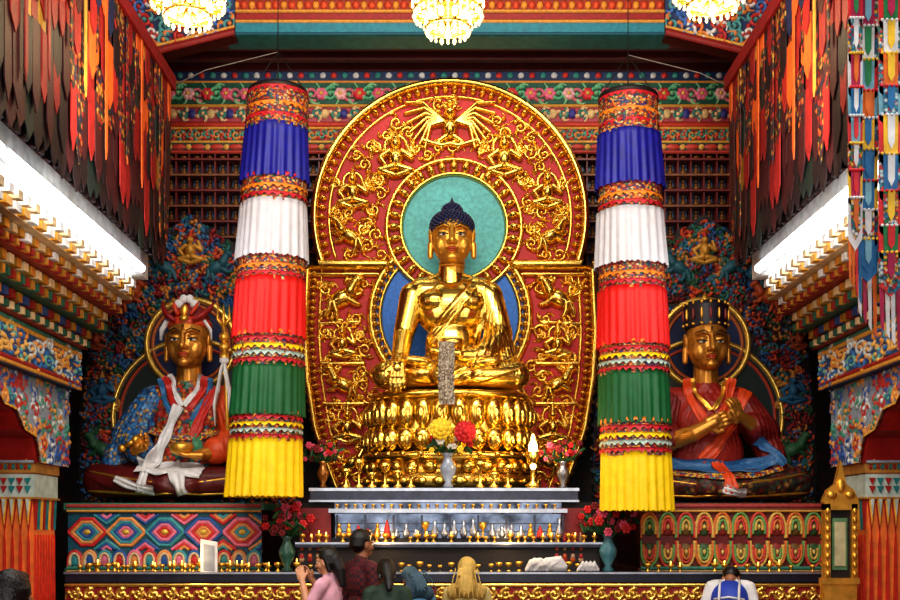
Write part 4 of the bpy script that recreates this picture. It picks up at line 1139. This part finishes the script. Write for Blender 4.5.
    for k in range(9):
        u = -104+k*13 if k < 6 else 30+(k-6)*14
        hh = (1, 1.5, .8, 1.3, .9, 1.1, 1.4, .8, 1.2)[k]
        m.lathe((u, 0, 41.5), [(4, 0), (5, 2), (1.5, 5), (1.5, 12*hh), (5, 16*hh), (6, 20*hh), (5, 20*hh), (2, 17*hh)], 14, 0)
    m.build('butter_lamp', [GOLD, FLAME])
    for i, (x, y, z, e) in enumerate(((83*10.0/1100, 9.8, CZ+.8, 10), (-.6, 9.6, CZ-.05, 4), (.5, 9.6, CZ-.05, 4), (-2.3, 9.6, CZ-.2, 3))):
        L = bpy.data.lights.new('lamp_light', 'POINT'); L.energy = e; L.color = (1, .68, .32); L.shadow_soft_size = .05
        o = bpy.data.objects.new('altar_lamp_light', L); o.location = (x, y, z); bpy.context.scene.collection.objects.link(o)
    m = MB(9.75)
    for i in range(6): m.tube([(76+i*4, 4, -41), (82+i*4, 2, -33+2*math.sin(i*2)), (90+i*4, 2, -31-2*math.sin(i)), (100+i*3, 3, -37), (106+i*2, 4, -41)], [2, 4.5, 4, 3.5, 1.5], 0, 8)
    for i in range(4): m.tube([(128+i*4, 4, -41), (133+i*4, 3, -34), (140+i*3, 4, -41)], [2, 4, 2], 0, 8)
    m.build('white_scarf', WHITE, voxel=.8)
    g2 = group('gilded_picture_frame'); m = MB(8.9)
    m.box(374, 407, 0, 12, -203, -52, 0); m.box(372, 409, -2, 10, -54, -48, 0)
    m.box(374, 380, -2, 8, -48, 26, 0); m.box(401, 407, -2, 8, -48, 26, 0); m.box(374, 407, -2, 8, 20, 28, 0)
    m.box(380, 401, 3, 8, -48, 20, 1); m.box(383, 398, 2, 3, -40, 12, 2); m.box(385, 396, 1, 2, -36, 8, 3)
    m.prism([(372, 28), (409, 28), (404, 40), (396, 46), (390.5, 70), (385, 46), (377, 40)], -1, 6, 0)
    for k in range(8): m.ell((377, -3, -44+k*9), (2.4, 1.6, 3.4), 0, n=8, k=5); m.ell((404, -3, -44+k*9), (2.4, 1.6, 3.4), 0, n=8, k=5)
    for k in (-1, 1): m.ell((390.5+k*9, -2, 35), (5, 2, 4), 0, n=10, k=6)
    m.ell((390.5, -2, 44), (4, 2, 7), 0, n=10, k=6)
    m.build('frame', [GOLDR, DARK, mat('picture_green', (90, 130, 90), .5), mat('picture_cream', (190, 180, 140), .5)], g2)
    m = MB(9.72); m.prism([(-250, -43), (-233, -43), (-233, -12), (-250, -9)], 2, 4, 0); m.prism([(-247, -40), (-236, -41), (-236, -16), (-247, -14)], 1.4, 2, 1); m.box(-243, -240, 4, 9, -43, -20, 2)
    m.build('standing_card', [WHITE, mat('card_grey', (150, 155, 165), .6), DARK])

# =============================================================== hanging ornament near right
def build_ornament():
    g = group('hanging_silk_ornament'); Y = 5.2; m = MB(Y)
    cols = [(30, 110, 165), (215, 40, 50), (235, 190, 50), (220, 220, 222), (34, 125, 75), (220, 110, 36), (120, 175, 195), (170, 30, 80)]
    mats = [mat('ornament_silk', c, .5, bump=.3) for c in cols]+[brocade('ornament_brocade', [(215, 215, 215), (50, 130, 170), (215, 50, 50), (235, 190, 60), (50, 130, 90)], 70), brocade('ornament_teal_brocade', [(60, 150, 170), (200, 220, 220), (220, 60, 60), (40, 110, 150)], 60)]
    rn = random.Random(12)
    for cidx, (u, vb, w) in enumerate(((405, 322, 15), (420, 285, 22), (440, 262, 24), (460, 262, 24), (480, 250, 24))):
        v = 575; i = 0; d0 = (cidx % 2)*8
        while v > vb:
            L = rn.uniform(40, 60); mi = rn.choice((8, 9, 3, 6, 0, 1, 2, 8, 9)); mi2 = rn.randrange(10)
            for j, (ww, LL, mm) in enumerate(((w, L, mi), (w*.62, L*.8, mi2), (w*.3, L*.6, rn.randrange(8)))):
                m.prism([(u-ww/2, v), (u+ww/2, v), (u+ww*.46, v-LL*.78), (u, v-LL), (u-ww*.46, v-LL*.78)], d0-j*1.5-1, d0-j*1.5, mm)
            for b_ in range(5): m.ell((u-w*.4+b_*w*.2, d0-5, v-1), (1.7, 1.5, 1.7), (2, 1, 3)[i % 3], n=8, k=5)
            v -= L*.66; i += 1
        for q in range(4): m.prism([(u-w*.45+q*w*.25, v), (u-w*.25+q*w*.25, v), (u-w*.24+q*w*.25, v-50-q*7), (u-w*.38+q*w*.25, v-44-q*7)], d0+q, d0+q+.6, rn.choice((0, 1, 3, 7, 5)))
        m.tube([(u, d0, 575), (u, d0, 1300)], .8, 5, 6)
    m.build('streamers', mats, g)

# =============================================================== people
def person(name, x, Y, H, yaw, shirt, pants, skin, hairm, arms, lean=0.0, hp=0.0, long_hair=False, long_sleeve=False, cover=None, extra=None):
    g = group(name); k = H/1.7
    base = Matrix.Translation((x, Y, 0)) @ Matrix.Rotation(yaw, 4, 'Z') @ Matrix.Scale(k, 4)
    up = base @ Matrix.Translation((0, 0, .95)) @ Matrix.Rotation(-lean, 4, 'X') @ Matrix.Translation((0, 0, -.95))
    hd = up @ Matrix.Translation((0, 0, 1.46)) @ Matrix.Rotation(-hp, 4, 'X') @ Matrix.Translation((0, 0, -1.46))
    m = MB(); m.ell((0, 0, .93), (.165, .12, .13))
    for s in (-1, 1): m.cap([(s*.085, 0, .88), (s*.1, .02, .48), (s*.1, -.01, .09)], [.09, .062, .048])
    m.xform(base); m.build('trousers', pants, g, voxel=.014)
    m = MB()
    for s in (-1, 1): m.ell((s*.1, .05, .045), (.047, .13, .045))
    m.xform(base); m.build('shoes', BLACK, g)
    m = MB(); m.ell((0, 0, 1.25), (.165, .115, .19), n=20, k=14); m.ell((0, 0, 1.03), (.15, .115, .17), n=20); m.cap([(-.14, 0, 1.39), (.14, 0, 1.39)], [.062, .062]); m.cap([(0, 0, 1.38), (0, 0, 1.45)], [.08, .062])
    h = MB()
    for s, (el, wr) in zip((-1, 1), arms):
        sh = (s*.175, 0, 1.375)
        m.cap([sh, el], [.064, .052])
        if long_sleeve: m.cap([el, tuple(Vector(el)*.1+Vector(wr)*.9)], [.05, .037])
        else:
            h.cap([el, wr], [.042, .028], n=10)
            h.cap([tuple(Vector(sh)*.3+Vector(el)*.7), el], [.043, .042], n=10)
        d = (Vector(wr)-Vector(el)).normalized(); pc = Vector(wr)+d*.05
        nrm = Vector((-s, .3, 0)); nrm = (nrm-d*nrm.dot(d)).normalized()
        hand(h, tuple(pc), tuple(d), tuple(nrm), .085, .042, .35, thumb=s, r=.0088)
        h.cap([wr, tuple(pc)], [.028, .022], n=8)
    m.xform(up); m.build('shirt', shirt, g, voxel=.013)
    h.xform(up); h.build('arms_and_hands', skin, g, voxel=.006, smooth_it=1)
    m = MB(); E = lambda p, r, **q: m.ell(p, r, n=16, k=12, **q)
    m.cap([(0, 0, 1.42), (0, .01, 1.52)], [.056, .052]); E((0, -.01, 1.605), (.074, .092, .095)); E((0, .02, 1.57), (.062, .072, .088)); E((0, .07, 1.505), (.03, .025, .022))
    m.cap([(0, .088, 1.595), (0, .112, 1.56)], [.009, .014], n=8); E((0, .09, 1.527), (.024, .012, .007)); E((0, .088, 1.517), (.019, .012, .007))
    for s in (-1, 1):
        E((s*.076, 0, 1.575), (.012, .022, .034)); E((s*.03, .08, 1.612), (.024, .014, .008)); E((s*.036, .06, 1.56), (.026, .026, .03))
    m.xform(hd); m.build('head', skin, g, voxel=.0055, smooth_it=1)
    m = MB()
    for s in (-1, 1):
        m.ell((s*.03, .084, 1.592), (.015, .011, .0085), 0, n=8, k=6); m.ell((s*.03, .0935, 1.592), (.006, .004, .006), 1, n=8, k=6)
        m.tube([(s*.012, .094, 1.616), (s*.03, .094, 1.622), (s*.05, .08, 1.615)], .0035, 1, 6)
    m.ell((0, .099, 1.5225), (.021, .007, .008), 2, n=8, k=6)
    m.xform(hd); m.build('face_details', [EYEW, BLACK, LIPS], g)
    m = MB(); m.ell((0, -.022, 1.635), (.083, .094, .088), n=20, k=14); m.ell((0, -.045, 1.59), (.078, .075, .085)); m.ell((0, .03, 1.685), (.06, .055, .03))
    if long_hair:
        m.cap([(0, -.07, 1.6), (0, -.11, 1.5), (0, -.12, 1.36)], [.07, .055, .03]); m.cap([(.065, -.02, 1.62), (.07, -.04, 1.5)], [.03, .02]); m.cap([(-.065, -.02, 1.62), (-.07, -.04, 1.5)], [.03, .02])
    for i in range(26):
        a = -PI*.95+PI*.9*i/25
        m.cap([(0, -.01, 1.722), (.083*math.cos(a), -.02+.095*math.sin(a)*.95, 1.64), (.08*math.cos(a), -.03+.088*math.sin(a), 1.56)], [.006, .008, .005], n=6)
    m.xform(hd); m.build('hair', hairm, g, voxel=.006, smooth_it=1)
    if cover:
        m = MB(); m.ell((0, -.025, 1.62), (.094, .104, .108), n=20, k=14); m.cap([(0, -.06, 1.56), (0, -.06, 1.42)], [.09, .12]); m.cap([(-.12, -.02, 1.38), (.12, -.02, 1.38)], [.085, .085])
        for i in range(8):
            a = -.1+.03*i; m.tube([(a, -.14, 1.6), (a*1.3, -.175, 1.45), (a*1.5, -.15, 1.3)], .009)
        m.xform(hd); m.build('head_scarf', cover, g, voxel=.008)
    if extra: extra(g, up, hd)
    return g

def build_people():
    sk = mat('skin_brown', (150, 98, 70), .5, var=.1); sk2 = mat('skin_tan', (205, 150, 115), .5, var=.08)
    hr = mat('black_hair', (16, 13, 14), .4, bump=.4, bscale=120); jeans = mat('denim', (40, 50, 80), .8); dk = mat('dark_trousers', (30, 28, 34), .8)
    relaxed = (((-.23, .0, 1.1), (-.22, .1, .88)), ((.23, .0, 1.1), (.22, .1, .88)))
    praying = (((-.24, .08, 1.12), (-.06, .27, 1.3)), ((.24, .08, 1.12), (.06, .27, 1.3)))
    reading = (((-.22, .1, 1.18), (-.1, .22, 1.42)), ((.22, .1, 1.18), (.1, .22, 1.42)))
    X = lambda px, Y=9.2: (px-450)*Y/1100
    person('woman', X(329, 8.75), 8.75, 1.50, 1.25, mat('pink_blouse', (225, 170, 188), .7), dk, sk2, hr, reading, hp=.15, long_hair=True)
    person('man', X(361, 9.3), 9.3, 1.64, -.9, plaid('plaid_shirt', (100, 24, 32), (48, 24, 34)), jeans, sk, hr, relaxed, hp=.1)
    person('woman', X(388, 8.8), 8.8, 1.42, .2, mat('green_dress', (34, 60, 46), .7), dk, sk, hr, relaxed, lean=.15, hp=.3, long_hair=True)
    person('woman', X(420, 9.25), 9.25, 1.36, .5, mat('blue_blouse', (90, 150, 190), .7), dk, sk, hr, (((-.24, .02, 1.2), (-.3, .12, 1.4)), ((.23, 0, 1.1), (.2, .15, 1.0))), hp=.4, long_sleeve=True, lean=.3, cover=mat('navy_scarf', (60, 90, 110), .7))
    person('woman', X(467, 9.0), 9.0, 1.41, -.1, mat('cream_shawl', (205, 185, 120), .7), dk, sk, hr, praying, hp=.15, cover=mat('yellow_headscarf', (205, 170, 90), .7, bump=.4))
    def vest(g, up, hd):
        m = MB(); m.ell((0, -.01, 1.24), (.178, .13, .2), 0, n=20, k=12); m.ell((0, -.01, 1.04), (.165, .13, .16), 0, n=20, k=12)
        for q in (-.09, .09): m.tube([(q, -.04, 1.43), (q, -.13, 1.3), (q, -.145, 1.1)], .013, 1, 6)
        m.tube([(-.14, -.1, 1.2), (0, -.15, 1.2), (.14, -.1, 1.2)], .011, 1, 6)
        m.xform(up); m.build('vest', [mat('blue_vest', (28, 60, 165), .6), WHITE], g)
    person('boy', X(729, 9.1), 9.1, 1.5, -.3, WHITE, jeans, sk, hr, (((-.25, .05, 1.15), (-.17, .25, 1.1)), ((.24, .05, 1.15), (.15, .25, 1.1))), lean=.5, hp=1.05, long_sleeve=True, extra=vest)
    person('man', X(12, 4.0), 4.0, 1.49, 0, mat('grey_shirt', (90, 90, 100), .8), dk, sk, hr, relaxed)

# =============================================================== assemble
build_room()
gallery(-1); gallery(1)
build_mandorla()
build_throne()
build_buddha()
build_side_statues()
build_pedestals()
BROC = brocade('banner_brocade', [(185, 60, 28), (225, 155, 50), (135, 26, 28), (54, 104, 80), (220, 110, 40), (60, 52, 115), (205, 180, 125)], 46, stretch=(1, 1, 1.4))
banner(-172, -186, [(0, 95, 134, 30, 31), (1, 131, 186, 31, 34), (0, 180, 209, 32, 32), (2, 206, 263, 33, 36), (0, 258, 286, 33, 33.5), (3, 282, 340, 34.5, 36), (6, 334, 369, 34, 35), (4, 366, 418, 35, 37), (6, 412, 443, 34.5, 35.5), (5, 439, 498, 36, 38)], 478)
banner(178, 187, [(0, 100, 139, 29, 30), (1, 137, 192, 31, 34), (0, 187, 217, 31, 31), (2, 214, 270, 33, 36), (0, 265, 294, 32.5, 33), (3, 291, 349, 34, 35.5), (6, 344, 377, 33.5, 34), (4, 373, 426, 34.5, 35.5), (6, 420, 457, 34, 34.5), (5, 453, 512, 34.5, 36)], 475)
chandelier(-262, 7.6, 502, 36)
chandelier(-2, 7.6, 490, 34)
chandelier(262, 7.6, 513, 38)
build_altar()
build_ornament()
build_people()

# =============================================================== light & camera
sc = bpy.context.scene
w = bpy.data.worlds.new('hall_ambient'); w.use_nodes = True; sc.world = w
w.node_tree.nodes['Background'].inputs[0].default_value = (1.0, .95, .9, 1); w.node_tree.nodes['Background'].inputs[1].default_value = 0.4
def area(name, loc, tgt, sx, sy, e, col=(1, .96, .9)):
    L = bpy.data.lights.new(name, 'AREA'); L.shape = 'RECTANGLE'; L.size = sx; L.size_y = sy; L.energy = e; L.color = col
    o = bpy.data.objects.new(name, L); o.location = loc
    o.rotation_euler = (Vector(tgt)-Vector(loc)).to_track_quat('-Z', 'Y').to_euler(); sc.collection.objects.link(o)
area('doorway_daylight', (0, -2.2, 3.0), (0, 11, 3), 5, 3.5, 190)
area('overhead_fill', (0, 4.5, 7.4), (0, 11, 2.6), 4.0, 1.6, 390, (1, .95, .86))  # added overhead fill for the altar, no known window behind it
area('gallery_lamp_left', (-2.3, 7.0, 3.6), (-1.2, 11, 3.0), .25, 2.5, 24)
area('gallery_lamp_right', (2.3, 7.0, 3.6), (1.2, 11, 3.0), .25, 2.5, 24)
area('frieze_fill', (0, 10.62, 6.46), (0, 11.65, 5.5), 4.6, .12, 22, (1, .93, .82))  # added strip light, unseen behind the beam, to brighten the frieze
cam = bpy.data.cameras.new('camera'); cam.sensor_width = 36; cam.lens = 44; cam.shift_y = 230/900
co = bpy.data.objects.new('camera', cam); co.location = (0, 0, CZ); co.rotation_euler = (PI/2, 0, 0); sc.collection.objects.link(co)
sc.camera = co
sc.view_settings.view_transform = 'Standard'
try:
    sc.view_settings.look = 'Medium High Contrast'
except Exception as e:
    print('look', e)
